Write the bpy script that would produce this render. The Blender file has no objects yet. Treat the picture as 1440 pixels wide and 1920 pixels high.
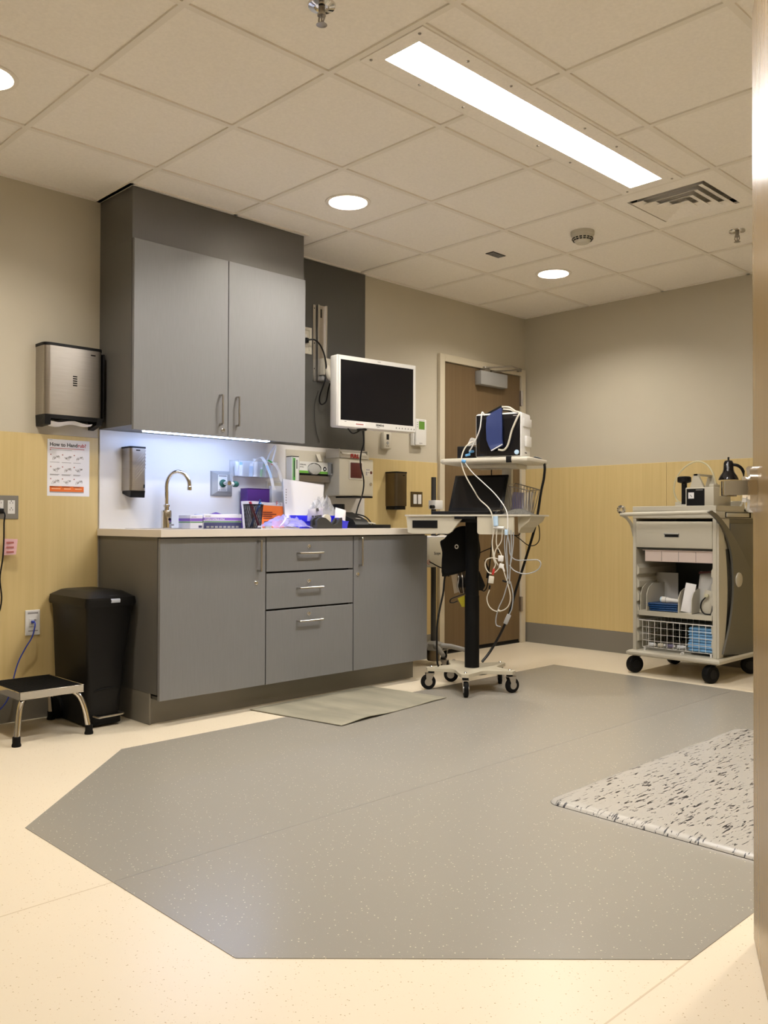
import bpy, bmesh, math, random
from mathutils import Vector, Matrix, Euler
random.seed(7)
S = bpy.context.scene
COL = S.collection
# ------------------------------------------------------------------ camera
F_PX, YAW, PITCH, ROLL = 1635.509, .794763, .0111406, .0027378
CAM = Vector((4.2255, 0.0, .9598))
_f = Vector((-math.sin(YAW)*math.cos(PITCH), math.cos(YAW)*math.cos(PITCH), math.sin(PITCH)))
_r0 = _f.cross(Vector((0, 0, 1))).normalized()
_u0 = _r0.cross(_f)
_r = _r0*math.cos(ROLL) + _u0*math.sin(ROLL)
_u = _u0*math.cos(ROLL) - _r0*math.sin(ROLL)
cd = bpy.data.cameras.new('camera')
cam = bpy.data.objects.new('camera', cd)
COL.objects.link(cam)
cam.matrix_world = Matrix(((_r.x, _u.x, -_f.x, CAM.x), (_r.y, _u.y, -_f.y, CAM.y), (_r.z, _u.z, -_f.z, CAM.z), (0, 0, 0, 1)))
cd.sensor_fit = 'VERTICAL'; cd.sensor_height = 24.0; cd.sensor_width = 18.0
cd.lens = F_PX/1920*24.0
cd.clip_start = .02
S.camera = cam
# ------------------------------------------------------------------ light & exposure
W = bpy.data.worlds.new('world'); S.world = W; W.use_nodes = True
W.node_tree.nodes['Background'].inputs[0].default_value = (.5, .45, .38, 1)
W.node_tree.nodes['Background'].inputs[1].default_value = 0.0
S.view_settings.view_transform = 'Standard'; S.view_settings.look = 'None'
S.view_settings.gamma = 1; S.view_settings.use_curve_mapping = False
S.view_settings.exposure = 0.1
PANEL_E, DOWN_E, STRIP_E = 52.0, 640.0, 50.0     # emission strengths of the room's lamps
WARM = (1.0, .925, .825)

# a photo pixel (1440x1920) gives a direction; the point is where it meets a known plane
def ray(x, y): return _r*((x-720)/F_PX) + _u*((960-y)/F_PX) + _f
def PX(x, y, v): d = ray(x, y); return CAM + d*((v-CAM.x)/d.x)
def PY(x, y, v): d = ray(x, y); return CAM + d*((v-CAM.y)/d.y)
def PZ(x, y, v): d = ray(x, y); return CAM + d*((v-CAM.z)/d.z)

# ------------------------------------------------------------------ materials
def srgb(r, g, b):
    return tuple(((c/255)/12.92 if c/255 <= .04045 else ((c/255+.055)/1.055)**2.4) for c in (r, g, b))
MATS = {}
def mat(name, col, rough=.5, metal=0, spec=.5, emit=None, es=0, alpha=None, trans=0, coat=0, bump=None, var=None, aniso=0):
    """col linear rgb. var=(scale, amount, stretch xyz): noise brightness variation. bump=(scale,strength)"""
    m = bpy.data.materials.new(name); m.use_nodes = True
    nt = m.node_tree; b = nt.nodes['Principled BSDF']
    b.inputs['Base Color'].default_value = (*col, 1); b.inputs['Roughness'].default_value = rough
    b.inputs['Metallic'].default_value = metal; b.inputs['Specular IOR Level'].default_value = spec
    if emit: b.inputs['Emission Color'].default_value = (*emit, 1); b.inputs['Emission Strength'].default_value = es
    if alpha is not None: b.inputs['Alpha'].default_value = alpha
    if trans: b.inputs['Transmission Weight'].default_value = trans
    if coat: b.inputs['Coat Weight'].default_value = coat; b.inputs['Coat Roughness'].default_value = .1
    if var or bump:
        tc = nt.nodes.new('ShaderNodeTexCoord')
    if var:
        sc, am, st = var
        mp = nt.nodes.new('ShaderNodeMapping'); mp.inputs['Scale'].default_value = st
        nz = nt.nodes.new('ShaderNodeTexNoise'); nz.inputs['Scale'].default_value = sc; nz.inputs['Detail'].default_value = 6
        rp = nt.nodes.new('ShaderNodeMapRange'); rp.inputs[1].default_value = .25; rp.inputs[2].default_value = .75
        rp.inputs[3].default_value = 1-am; rp.inputs[4].default_value = 1+am
        mx = nt.nodes.new('ShaderNodeVectorMath'); mx.operation = 'MULTIPLY'; mx.inputs[0].default_value = col
        nt.links.new(tc.outputs['Object'], mp.inputs[0]); nt.links.new(mp.outputs[0], nz.inputs['Vector'])
        nt.links.new(nz.outputs['Fac'], rp.inputs[0]); nt.links.new(rp.outputs[0], mx.inputs[1])
        nt.links.new(mx.outputs[0], b.inputs['Base Color'])
    if bump:
        sc, stg = bump
        nb = nt.nodes.new('ShaderNodeTexNoise'); nb.inputs['Scale'].default_value = sc; nb.inputs['Detail'].default_value = 3
        bp = nt.nodes.new('ShaderNodeBump'); bp.inputs['Strength'].default_value = stg; bp.inputs['Distance'].default_value = .002
        nt.links.new(tc.outputs['Object'], nb.inputs['Vector']); nt.links.new(nb.outputs['Fac'], bp.inputs['Height'])
        nt.links.new(bp.outputs[0], b.inputs['Normal'])
    MATS[name] = m
    return m
def speckle(name, base, s1, s2, rough, scale=60, th=.13):
    """vinyl floor with small chips of two colours"""
    m = mat(name, base, rough); nt = m.node_tree; b = nt.nodes['Principled BSDF']
    tc = nt.nodes.new('ShaderNodeTexCoord')
    col = None
    prev = None
    for k, (c, sc) in enumerate(((s1, scale), (s2, scale*1.4))):
        v = nt.nodes.new('ShaderNodeTexVoronoi'); v.inputs['Scale'].default_value = sc
        mp = nt.nodes.new('ShaderNodeMapping'); mp.inputs['Location'].default_value = (k*3.1, k*1.7, 0); mp.inputs['Rotation'].default_value = (0, 0, k*.6)
        nt.links.new(tc.outputs['Object'], mp.inputs[0]); nt.links.new(mp.outputs[0], v.inputs['Vector'])
        lt = nt.nodes.new('ShaderNodeMath'); lt.operation = 'LESS_THAN'; lt.inputs[1].default_value = th
        nt.links.new(v.outputs['Distance'], lt.inputs[0])
        sep = nt.nodes.new('ShaderNodeSeparateColor'); nt.links.new(v.outputs['Color'], sep.inputs[0])
        g = nt.nodes.new('ShaderNodeMath'); g.operation = 'GREATER_THAN'; g.inputs[1].default_value = .45
        nt.links.new(sep.outputs[0], g.inputs[0])
        mu = nt.nodes.new('ShaderNodeMath'); mu.operation = 'MULTIPLY'
        nt.links.new(lt.outputs[0], mu.inputs[0]); nt.links.new(g.outputs[0], mu.inputs[1])
        mx = nt.nodes.new('ShaderNodeMix'); mx.data_type = 'RGBA'
        nt.links.new(mu.outputs[0], mx.inputs['Factor'])
        if prev: nt.links.new(prev, mx.inputs['A'])
        else: mx.inputs['A'].default_value = (*base, 1)
        mx.inputs['B'].default_value = (*c, 1)
        prev = mx.outputs['Result']
    nt.links.new(prev, b.inputs['Base Color'])
    return m
def woodgrain(name, c1, c2, rough, horiz=False, spec=.5):
    m = mat(name, c1, rough, spec=spec); nt = m.node_tree; b = nt.nodes['Principled BSDF']
    tc = nt.nodes.new('ShaderNodeTexCoord'); mp = nt.nodes.new('ShaderNodeMapping')
    mp.inputs['Scale'].default_value = (28, 28, .7)
    n = nt.nodes.new('ShaderNodeTexNoise'); n.inputs['Scale'].default_value = 1.6; n.inputs['Detail'].default_value = 8; n.inputs['Roughness'].default_value = .65
    r = nt.nodes.new('ShaderNodeValToRGB'); r.color_ramp.elements[0].position = .3; r.color_ramp.elements[1].position = .7
    r.color_ramp.elements[0].color = (*c1, 1); r.color_ramp.elements[1].color = (*c2, 1)
    nt.links.new(tc.outputs['Object'], mp.inputs[0]); nt.links.new(mp.outputs[0], n.inputs['Vector'])
    nt.links.new(n.outputs['Fac'], r.inputs[0]); nt.links.new(r.outputs[0], b.inputs['Base Color'])
    return m

mat('paint', (.53, .485, .385), .6, var=(3, .02, (1, 1, 1)), bump=(220, .08))
woodgrain('maple', (.575, .44, .195), (.645, .50, .235), .42)
mat('rubber_base', (.20, .185, .155), .5)
mat('ceil_tile', (.93, .885, .82), .85, var=(90, .04, (1, 1, 1)), bump=(350, .25))
mat('tbar', (.85, .80, .72), .5)
speckle('vinyl_cream', (.86, .765, .60), (.52, .40, .22), (.70, .55, .34), .30, 80, .13)
speckle('vinyl_grey', (.33, .31, .27), (.70, .63, .48), (.42, .39, .32), .27, 78, .135)
mat('laminate_grey', (.205, .207, .214), .38, var=(6, .05, (60, 60, 2)))
mat('laminate_dark', (.115, .110, .102), .42, var=(6, .05, (60, 60, 2)))
mat('panel_dark', (.075, .073, .066), .5, var=(6, .05, (60, 60, 2)))
mat('white_laminate', (.72, .70, .67), .3)
mat('counter', (.74, .68, .60), .3)
mat('frame_paint', (.62, .56, .43), .4)
woodgrain('door_wood', (.135, .088, .042), (.17, .113, .056), .45)
mat('steel', (.55, .53, .50), .28, 1)
mat('brushed', (.42, .39, .35), .35, 1, var=(8, .1, (1, 1, 80)))
mat('chrome', (.75, .73, .70), .08, 1)
mat('black_plastic', (.004, .004, .0045), .42, spec=.25)
mat('black_matte', (.0035, .0035, .0035), .7, spec=.18)
mat('black_gloss', (.006, .006, .008), .12)
mat('dark_gap', (.01, .009, .008), .9)
mat('white_plastic', (.72, .71, .68), .4)
mat('cream_plastic', (.58, .545, .455), .42)
mat('grey_plastic', (.32, .32, .31), .45)
mat('putty', (.52, .48, .37), .45)
mat('paper', (.80, .79, .80), .7)
mat('red', (.45, .03, .025), .4)
mat('maroon', (.09, .018, .015), .35)
mat('orange', (.75, .16, .02), .5)
mat('green', (.06, .30, .05), .45)
mat('dark_green', (.01, .09, .06), .4)
mat('blue_bin', (.035, .035, .75), .35)
mat('purple', (.07, .018, .17), .45)
mat('cuff_blue', (.006, .02, .11), .6)
mat('clear', (.85, .87, .90), .15, alpha=.16)
mat('clear_violet', (.45, .45, .90), .25, alpha=.24)
mat('chalk_text', (.05, .05, .05), .7)

# ------------------------------------------------------------------ mesh helpers
def wm(o):
    m = o.matrix_basis.copy()
    return wm(o.parent) @ m if o.parent else m
class M:
    """collects shapes, then links them as ONE mesh object"""
    def __init__(s): s.bm = bmesh.new()
    def _xf(s, vs, mtx):
        if mtx is not None: bmesh.ops.transform(s.bm, matrix=mtx, verts=vs)
    def box(s, a, b, bev=0, seg=2, mtx=None, taper=None):
        a, b = Vector(a), Vector(b)
        lo = Vector(map(min, a, b)); hi = Vector(map(max, a, b))
        vs = [s.bm.verts.new((x, y, z)) for z in (lo.z, hi.z) for x, y in ((lo.x, lo.y), (hi.x, lo.y), (hi.x, hi.y), (lo.x, hi.y))]
        if taper:
            c = (lo+hi)/2
            for v in vs[4:]: v.co.x = c.x+(v.co.x-c.x)*taper[0]; v.co.y = c.y+(v.co.y-c.y)*taper[1]
        fs = [s.bm.faces.new([vs[i] for i in q]) for q in ((3, 2, 1, 0), (4, 5, 6, 7), (0, 1, 5, 4), (1, 2, 6, 5), (2, 3, 7, 6), (3, 0, 4, 7))]
        if bev:
            es = list({e for f in fs for e in f.edges})
            r = bmesh.ops.bevel(s.bm, geom=es, offset=bev, segments=seg, affect='EDGES', profile=.5)
            vs = list({v for f in r['faces'] for v in f.verts} | {v for v in vs if v.is_valid})
        s._xf(vs, mtx); return s
    def rbox(s, c, size, rot=(0, 0, 0), bev=0, taper=None):
        h = Vector(size)/2
        return s.box(-h, h, bev, 2, Matrix.Translation(Vector(c)) @ Euler(rot).to_matrix().to_4x4(), taper)
    def loft(s, rings, cap=True, closed=False):
        """rings: list of lists of points, same length"""
        R = [[s.bm.verts.new(p) for p in ring] for ring in rings]; n = len(R[0])
        m = len(R)
        for i in range(m if closed else m-1):
            A, B = R[i], R[(i+1) % m]
            for j in range(n): s.bm.faces.new((A[j], A[(j+1) % n], B[(j+1) % n], B[j]))
        if cap and not closed:
            s.bm.faces.new(R[0][::-1]); s.bm.faces.new(R[-1])
        return s
    def tube(s, pts, r, seg=8, r1=None, closed=False, smooth=0):
        P = [Vector(p) for p in pts]
        if smooth: P = catmull(P, smooth, closed)
        n = len(P); T = []
        for i in range(n):
            if closed: t = P[(i+1) % n]-P[i-1]
            else: t = P[min(i+1, n-1)]-P[max(i-1, 0)]
            T.append(t.normalized() if t.length > 1e-9 else Vector((0, 0, 1)))
        a = T[0].orthogonal().normalized(); rings = []
        for i in range(n):
            a = (a-T[i]*a.dot(T[i]));  a = a.normalized() if a.length > 1e-6 else T[i].orthogonal().normalized()
            b = T[i].cross(a)
            rr = r if r1 is None else r+(r1-r)*i/(n-1)
            rings.append([P[i]+(a*math.cos(2*math.pi*k/seg)+b*math.sin(2*math.pi*k/seg))*rr for k in range(seg)])
        return s.loft(rings, True, closed)
    def cyl(s, p0, p1, r, r1=None, seg=20): return s.tube([p0, p1], r, seg, r1)
    def lathe(s, o, prof, seg=24, axis=(0, 0, 1), cap=True):
        """prof: [(radius, height)...] about axis through o"""
        ax = Vector(axis).normalized(); a = ax.orthogonal().normalized(); b = ax.cross(a); o = Vector(o)
        return s.loft([[o+ax*h+(a*math.cos(2*math.pi*k/seg)+b*math.sin(2*math.pi*k/seg))*max(r, 1e-5) for k in range(seg)] for r, h in prof], cap)
    def prism(s, poly, d):
        """poly: list of 3-D points (planar); extruded by vector d"""
        d = Vector(d); A = [s.bm.verts.new(Vector(p)) for p in poly]; B = [s.bm.verts.new(Vector(p)+d) for p in poly]; n = len(A)
        s.bm.faces.new(A[::-1]); s.bm.faces.new(B)
        for i in range(n): s.bm.faces.new((A[i], A[(i+1) % n], B[(i+1) % n], B[i]))
        return s
    def grid(s, fn, nu, nv, thick=None):
        V = [[s.bm.verts.new(fn(u/nu, v/nv)) for v in range(nv+1)] for u in range(nu+1)]
        fs = []
        for u in range(nu):
            for v in range(nv): fs.append(s.bm.faces.new((V[u][v], V[u+1][v], V[u+1][v+1], V[u][v+1])))
        if thick:
            s.bm.normal_update()
            r = bmesh.ops.solidify(s.bm, geom=fs, thickness=thick)
        return s
    def ball(s, c, r, sc=(1, 1, 1), seg=16):
        bmesh.ops.create_uvsphere(s.bm, u_segments=seg, v_segments=max(6, seg//2), radius=r, matrix=Matrix.Translation(Vector(c)) @ Matrix.Diagonal((*sc, 1)))
        return s
    def build(s, name, material, parent=None, smooth=True, label=None, local=False, angle=.6):
        bm = s.bm
        if parent is not None and not local: bmesh.ops.transform(bm, matrix=wm(parent).inverted(), verts=bm.verts)
        bmesh.ops.recalc_face_normals(bm, faces=bm.faces)
        me = bpy.data.meshes.new(name)
        if smooth:
            for f in bm.faces: f.smooth = True
            for e in bm.edges:
                if len(e.link_faces) == 2 and e.calc_face_angle(0) > angle: e.smooth = False
        bm.to_mesh(me); bm.free()
        me.materials.append(MATS[material] if isinstance(material, str) else material)
        o = bpy.data.objects.new(name, me); COL.objects.link(o)
        if parent is not None: o.parent = parent
        if label: o['label'] = label
        return o
def catmull(P, n, closed=False):
    P = [Vector(p) for p in P]; out = []; N = len(P)
    rng = range(N) if closed else range(N-1)
    for i in rng:
        p0 = P[i-1] if (i > 0 or closed) else P[0]*2-P[1]
        p1 = P[i]; p2 = P[(i+1) % N]
        p3 = P[(i+2) % N] if (i+2 < N or closed) else P[-1]*2-P[-2]
        for k in range(n):
            t = k/n
            out.append(.5*((2*p1)+(p2-p0)*t+(2*p0-5*p1+4*p2-p3)*t*t+(3*p1-p0-3*p2+p3)*t**3))
    if not closed: out.append(P[-1])
    return out
def thing(name, label, cat, loc=(0, 0, 0), rz=0, group=None):
    o = bpy.data.objects.new(name, None); o.empty_display_size = .05; COL.objects.link(o)
    o.location = loc; o.rotation_euler = (0, 0, rz); o.matrix_basis = Matrix.Translation(Vector(loc)) @ Matrix.Rotation(rz, 4, 'Z')
    o['label'] = label; o['category'] = cat
    if group: o['group'] = group
    return o
def tag(o, label, cat, group=None):
    o['label'] = label; o['category'] = cat
    if group: o['group'] = group
    return o
def struct(o, label=None):
    o['kind'] = 'structure'
    if label: o['label'] = label
    return o
def words(txt, size, mtx, material, name, parent, bold=0, depth=.0004, ax='LEFT'):
    """flat lettering as a mesh child; mtx places the text plane"""
    c = bpy.data.curves.new('t', 'FONT'); c.body = txt; c.size = size; c.extrude = depth/2; c.offset = bold; c.align_x = ax; c.resolution_u = 3
    t = bpy.data.objects.new('t', c); COL.objects.link(t)
    dg = bpy.context.evaluated_depsgraph_get(); dg.update()
    me = bpy.data.meshes.new_from_object(t.evaluated_get(dg)); bpy.data.objects.remove(t)
    me.transform(wm(parent).inverted() @ mtx); me.materials.clear(); me.materials.append(MATS[material])
    o = bpy.data.objects.new(name, me); COL.objects.link(o); o.parent = parent
    return o
def face_x(p, yaw=0):
    """text plane facing +X at point p (reads along +Y)"""
    return Matrix.Translation(Vector(p)) @ Matrix.Rotation(yaw, 4, 'Z') @ Matrix(((0, 0, 1, 0), (1, 0, 0, 0), (0, 1, 0, 0), (0, 0, 0, 1)))
def face_my(p):
    return Matrix.Translation(Vector(p)) @ Matrix(((1, 0, 0, 0), (0, 0, -1, 0), (0, 1, 0, 0), (0, 0, 0, 1)))
# ================================================================== the room
RX, RY, H = 4.25, 5.738, 2.599
fl = struct(M().box((-.1, -1.3, -.05), (5.1, 5.84, 0)).build('floor', 'vinyl_cream', smooth=False))
inl = [(1.49, 1.118), (2.625, 1.118), (3.325, 1.83), (3.325, 4.94), (.83, 4.94), (.83, 1.79)]
struct(M().prism([(x, y, .0003) for x, y in inl], (0, 0, .0012)).build('floor_inlay', 'vinyl_grey', smooth=False))
mat('seam_cream', (.70, .59, .42), .4); mat('seam_grey', (.275, .258, .22), .4)
for x_, y0_, y1_ in ((2.06, -1.2, 1.118), (3.325, -1.2, 1.829)): M().box((x_-.002, y0_, .0001), (x_+.002, y1_, .0003)).build('floor_seam', 'seam_cream', fl, smooth=False)
M().box((2.058, 1.119, .0015), (2.062, 4.939, .0017)).build('floor_seam', 'seam_grey', fl, smooth=False)
wl = struct(M().box((-.1, -1.3, 0), (0, 5.838, 2.8)).build('wall_left', 'paint', smooth=False))
wb = struct(M().box((0, RY, 0), (5.1, RY+.1, 2.8)).build('wall_back', 'paint', smooth=False))
wr = struct(M().box((RX, 1.07, 0), (RX+.1, RY, 2.8)).build('wall_right', 'paint', smooth=False))
we = struct(M().box((3.96, .95, 0), (5.0, 1.07, 2.8)).build('wall_entry', 'paint', smooth=False))
struct(M().box((5.0, -1.2, 0), (5.1, 1.07, 2.8)).build('wall_vestibule', 'paint', smooth=False))
struct(M().box((0, -1.3, 0), (5.1, -1.2, 2.8)).build('wall_front', 'paint', smooth=False))
# wainscot boards are parts of their wall
WZ0, WZ1 = .157, 1.385
def board(wall, a, b): M().box(a, b, .0015, 1).build('wainscot_panel', 'maple', wall, smooth=False)
for y0, y1 in ((-.35, .868), (.87, 2.088), (3.957, 4.683)): board(wl, (0, y0, WZ0), (.006, y1-.002, WZ1))
for x0, x1 in ((.008, 1.229), (1.231, 2.45), (2.452, 3.67), (3.672, 4.249)): board(wb, (x0, RY-.006, WZ0), (x1, RY, WZ1))
for y0 in (1.08, 2.30, 3.52): board(wr, (RX-.006, y0, WZ0), (RX, y0+1.218, WZ1))
def base(name, a, b): struct(M().box(a, b, .002, 1).build(name, 'rubber_base', smooth=False))
base('baseboard_left', (0, -1.2, 0), (.009, 2.088, WZ0)); base('baseboard_left.001', (0, 3.925, 0), (.009, 4.683, WZ0))
base('baseboard_back', (.008, RY-.009, 0), (RX-.009, RY, WZ0)); base('baseboard_right', (RX-.009, 1.07, 0), (RX, RY, WZ0))
# ---- ceiling: plenum slab, with every tile and every bar of the grid as its parts
ce = struct(M().box((-.1, -1.3, 2.8), (5.1, 5.84, 2.85)).build('ceiling', 'ceil_tile', smooth=False))
M().box((RX+.1, -1.2, H+.008), (5.0, .95, H+.03)).box((0, -1.2, H+.008), (RX+.1, -.361, H+.03)).build('vestibule_ceiling_board', 'ceil_tile', ce, smooth=False)
GX = [1.813+.61*k for k in range(-3, 5)]; GY = [1.469+.61*k for k in range(-3, 8)]
GX[0] = 0; GX[-1] = RX; GY[-1] = RY
DOWN = [(.898, 1.190), (.898, 3.000), (.898, 4.832), (3.33, 1.190), (3.33, 3.000)]
TZ0, TZ1 = H+.007, H+.022
def tile(x0, x1, y0, y1, hole=None):
    m = M()
    if hole is None: m.box((x0, y0, TZ0), (x1, y1, TZ1), .003, 1)
    else:
        hx, hy, hr = hole; n = 48; ring_o, ring_i = [], []
        for k in range(n):
            a = 2*math.pi*(k+.5)/n; c, s_ = math.cos(a), math.sin(a)
            t = min(((x1-hx) if c > 0 else (x0-hx))/c if abs(c) > 1e-9 else 9, ((y1-hy) if s_ > 0 else (y0-hy))/s_ if abs(s_) > 1e-9 else 9)
            ring_o.append((hx+c*t, hy+s_*t)); ring_i.append((hx+c*hr, hy+s_*hr))
        # snap the nearest ring points to the corners
        for cx in (x0, x1):
            for cy in (y0, y1):
                k = min(range(n), key=lambda q: (ring_o[q][0]-cx)**2+(ring_o[q][1]-cy)**2); ring_o[k] = (cx, cy)
        m.loft([[(*p, TZ0) for p in ring_o], [(*p, TZ0) for p in ring_i], [(*p, TZ1) for p in ring_i], [(*p, TZ1) for p in ring_o]], False, True)
    m.build('ceiling_tile', 'ceil_tile', ce, smooth=False)
g = .004
LX0, LX1, LY0, LY1 = 1.9655, 2.2705, GY[4], GY[7]
for i in range(len(GX)-1):
    for j in range(len(GY)-1):
        x0, x1, y0, y1 = GX[i]+g, GX[i+1]-g, GY[j]+g, GY[j+1]-g
        cx, cy = (x0+x1)/2, (y0+y1)/2
        if abs(cx-2.118) < .1 and LY0 < cy < LY1:
            tile(x0, LX0-g, y0, y1); tile(LX1+g, x1, y0, y1); continue
        if abs(cx-2.118) < .1 and GY[7] < cy < GY[8]: continue      # air diffuser
        h = next(((dx, dy, .098) for dx, dy in DOWN if x0 < dx < x1 and y0 < dy < y1), None)
        tile(x0, x1, y0, y1, h)
def bar(a, b): M().box(a, b).build('grid_bar', 'tbar', ce, smooth=False)
w = .012
for x in GX[1:-1]: bar((x-w, GY[0], H), (x+w, RY, H+.007))
for i in range(len(GX)-1):
    for y in GY[:-1]:
        if abs(GX[i]-1.813) < .01 and LY0+.01 < y < LY1-.01:
            bar((GX[i]+w, y-w, H), (LX0-w, y+w, H+.007)); bar((LX1+w, y-w, H), (GX[i+1]-w, y+w, H+.007)); continue
        bar((GX[i]+w, y-w, H), (GX[i+1]-w, y+w, H+.007))
bar((LX0-w, LY0+w, H), (LX0, LY1-w, H+.007)); bar((LX1, LY0+w, H), (LX1+w, LY1-w, H+.007))
# wall angle round the ceiling edge and round the soffit
M().box((0, -.36, H), (.022, 2.088, H+.007)).box((0, 3.957, H), (.022, RY, H+.007)).box((0, RY-.022, H), (RX, RY, H+.007)).box((RX-.022, 1.07, H), (RX, RY, H+.007)) \
   .box((0, 2.068, H), (.355, 2.088, H+.007)).box((.337, 2.068, H), (.357, 3.185, H+.007)).box((0, 3.167, H), (.337, 3.185, H+.007)).box((.014, 3.17, H), (.03, 3.957, H+.007)).build('wall_angle', 'tbar', ce, smooth=False)

# ---- far door in the left wall, with its steel frame
DY0, DY1, DZ = 4.735, 5.655, 2.126
tr = struct(M().box((0, 4.683, 0), (.03, DY0, DZ+.052), .002, 1).box((0, DY1, 0), (.03, 5.71, DZ+.052), .002, 1).box((0, DY0, DZ), (.03, DY1, DZ+.052), .002, 1)
            .build('trim_1', 'frame_paint', smooth=False), 'cream painted steel frame around the brown door')
d1 = struct(M().box((.002, DY0+.004, .012), (.014, DY1-.004, DZ-.004), .001, 1).build('door_1', 'door_wood', smooth=False), 'brown wooden door closed in the cabinet wall')
for z0, z1 in ((.25, .367), (1.07, 1.187), (1.888, 2.008)):
    M().box((.010, DY1-.012, z0), (.036, DY1+.012, z1), .002, 1).cyl((.036, DY1, z0), (.036, DY1, z1), .007, seg=10).build('hinge', 'brushed', d1)
M().box((.014, DY0+.02, .012), (.0155, DY1-.02, .03)).build('door_sweep', 'black_matte', d1)
M().box((.002, DY0+.004, .0), (.013, DY1-.004, .0119)).build('door_gap', 'dark_gap', d1)
c = M().box((.014, 5.09, 1.995), (.075, 5.415, 2.10), .006).build('door_closer', 'grey_plastic', d1)
M().box((.02, 5.14, 2.10), (.07, 5.21, 2.125), .006).cyl((.045, 5.175, 2.12), (.045, 5.175, 2.138), .018) \
   .tube([(.05, 5.18, 2.132), (.13, 5.40, 2.155), (.05, 5.60, 2.168)], .007, 6).tube([(.05, 5.24, 2.106), (.07, 5.60, 2.166)], .006, 6) \
   .box((.03, 5.585, 2.15), (.06, 5.615, 2.178), .003).build('closer_arm', 'brushed', d1)

# ---- open entry door beside the camera, seen almost edge-on
DF, DH = Vector((3.388, 2.011, 0)), Vector((3.908, 1.028, 0))
dd = (DF-DH).normalized(); dn = Vector((-dd.y, dd.x, 0))     # dn: face turned to the room
if dn.x > 0: dn = -dn
DL = (DF-DH).length
ang = math.atan2(dd.y, dd.x)
d2 = bpy.data.objects.new('door_2', None); COL.objects.link(d2); d2.matrix_basis = Matrix.Translation(DH) @ Matrix.Rotation(ang, 4, 'Z'); struct(d2, 'maple veneered entry door standing open with steel lever')
# local: +x along the door to its free edge, +y/-y across
sy = 1 if (Matrix.Rotation(ang, 3, 'Z') @ Vector((0, 1, 0))).dot(dn) > 0 else -1
MATS['entry'] = woodgrain('entry', (.30, .20, .085), (.33, .222, .098), .27)
M().box((0, 0, .008), (DL, -sy*.045, 2.14), .0015, 1).build('door_leaf', 'entry', d2, smooth=False, local=True)
def L2(x, y, z): return (DL-x, sy*y, z)
M().lathe(L2(.068, 0, 1.034), [(.052, 0), (.052, .016), (.047, .021), (.030, .022), (.028, .03), (.013, .031), (.012, .05)], 32, (0, sy, 0)).build('lever_rose', 'chrome', d2, local=True)
pts = [((.068, .040), (1, 0)), ((.068, .056), (.7, .7)), ((.078, .068), (.3, 1)), ((.10, .071), (0, 1)), ((.150, .071), (0, 1)), ((.170, .066), (.5, .8)), ((.180, .050), (1, .3)), ((.181, .022), (1, 0)), ((.180, .008), (1, 0))]
lv = M()
lv.loft([[L2(x+e*nx_*.006, y+e*ny_*.006, 1.034+zz) for e, zz in ((-1, -.0155), (1, -.0155), (1, .0155), (-1, .0155))] for (x, y), (nx_, ny_) in pts])
lv.build('lever', 'chrome', d2, local=True)
M().box((DL, -sy*.010, .90), (DL+.002, -sy*.036, 1.12)).build('latch_plate', 'brushed', d2, local=True)
for z in (.25, 1.05, 1.85): M().cyl((-.006, sy*.006, z), (-.006, sy*.006, z+.11), .007, seg=10).build('hinge', 'brushed', d2, local=True)

# ---- ceiling fixtures
MATS['lamp_panel'] = mat('lamp_panel', (.8, .8, .8), .4, emit=(1.0, .96, .93), es=PANEL_E)
MATS['lamp_down'] = mat('lamp_down', (.8, .8, .8), .4, emit=WARM, es=DOWN_E)
MATS['lamp_strip'] = mat('lamp_strip', (.8, .8, .8), .4, emit=(.45, .60, 1.0), es=STRIP_E)
MATS['reflector'] = mat('reflector', (.85, .82, .76), .35)
tp = thing('ceiling_light_panel', 'long rectangular white light panel recessed in the ceiling grid', 'ceiling light', (2.118, (LY0+LY1)/2, H))
px0, px1, py0, py1 = 2.034, 2.199, 2.150, 3.832
fr = M(); z0, z1 = H-.004, H+.012
a, b = LX0+.001, LX1-.001; c, d = LY0+.013, LY1-.013
fr.box((a, c, z0), (px0, d, z1)).box((px1, c, z0), (b, d, z1)).box((px0, c, z0), (px1, py0, z1)).box((px0, py1, z0), (px1, d, z1)).build('frame', 'tbar_white' if 'tbar_white' in MATS else 'ceil_tile', tp, smooth=False)
M().box((px0, py0, H+.002), (px1, py1, H+.006)).build('diffuser', 'lamp_panel', tp, smooth=False)
for k in range(8):
    for x in (1.999, 2.235):
        if k in (1, 2, 5, 7, 0, 4): M().lathe((x, 2.115+k*.25, H-.004), [(.006, 0), (.005, -.003)], 10).build('screw', 'brushed', tp)
for i, (dx, dy) in enumerate(DOWN):
    lab = ['round recessed downlight beyond the soap dispenser end, over the step stool', 'round recessed downlight over the base cabinets', 'round recessed downlight nearest the far wall corner, by the small dark grille'][i] if i < 3 else ['round recessed downlight behind the open entry door', 'round recessed downlight over the marbled floor mat', 'round recessed downlight between the supply cart and the right-hand wall'][i-3]
    t = thing('downlight', lab, 'downlight', (dx, dy, H), group='recessed downlights')
    M().loft([[(dx+r_*math.cos(2*math.pi*k/40), dy+r_*math.sin(2*math.pi*k/40), z_) for k in range(40)] for r_, z_ in ((.118, H+.0065), (.117, H+.003), (.099, H+.002), (.096, H+.006), (.096, H+.0068))], False, True).build('trim_ring', 'tbar', t)
    M().lathe((dx, dy, H+.006), [(.096, 0), (.088, .04), (.072, .065), (.056, .068), (.055, .075), (.001, .076)], 40, cap=False).build('reflector_cone', 'reflector', t)
    M().lathe((dx, dy, H+.062), [(.055, 0), (.055, .004)], 32).build('lens', 'lamp_down', t)
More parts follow.
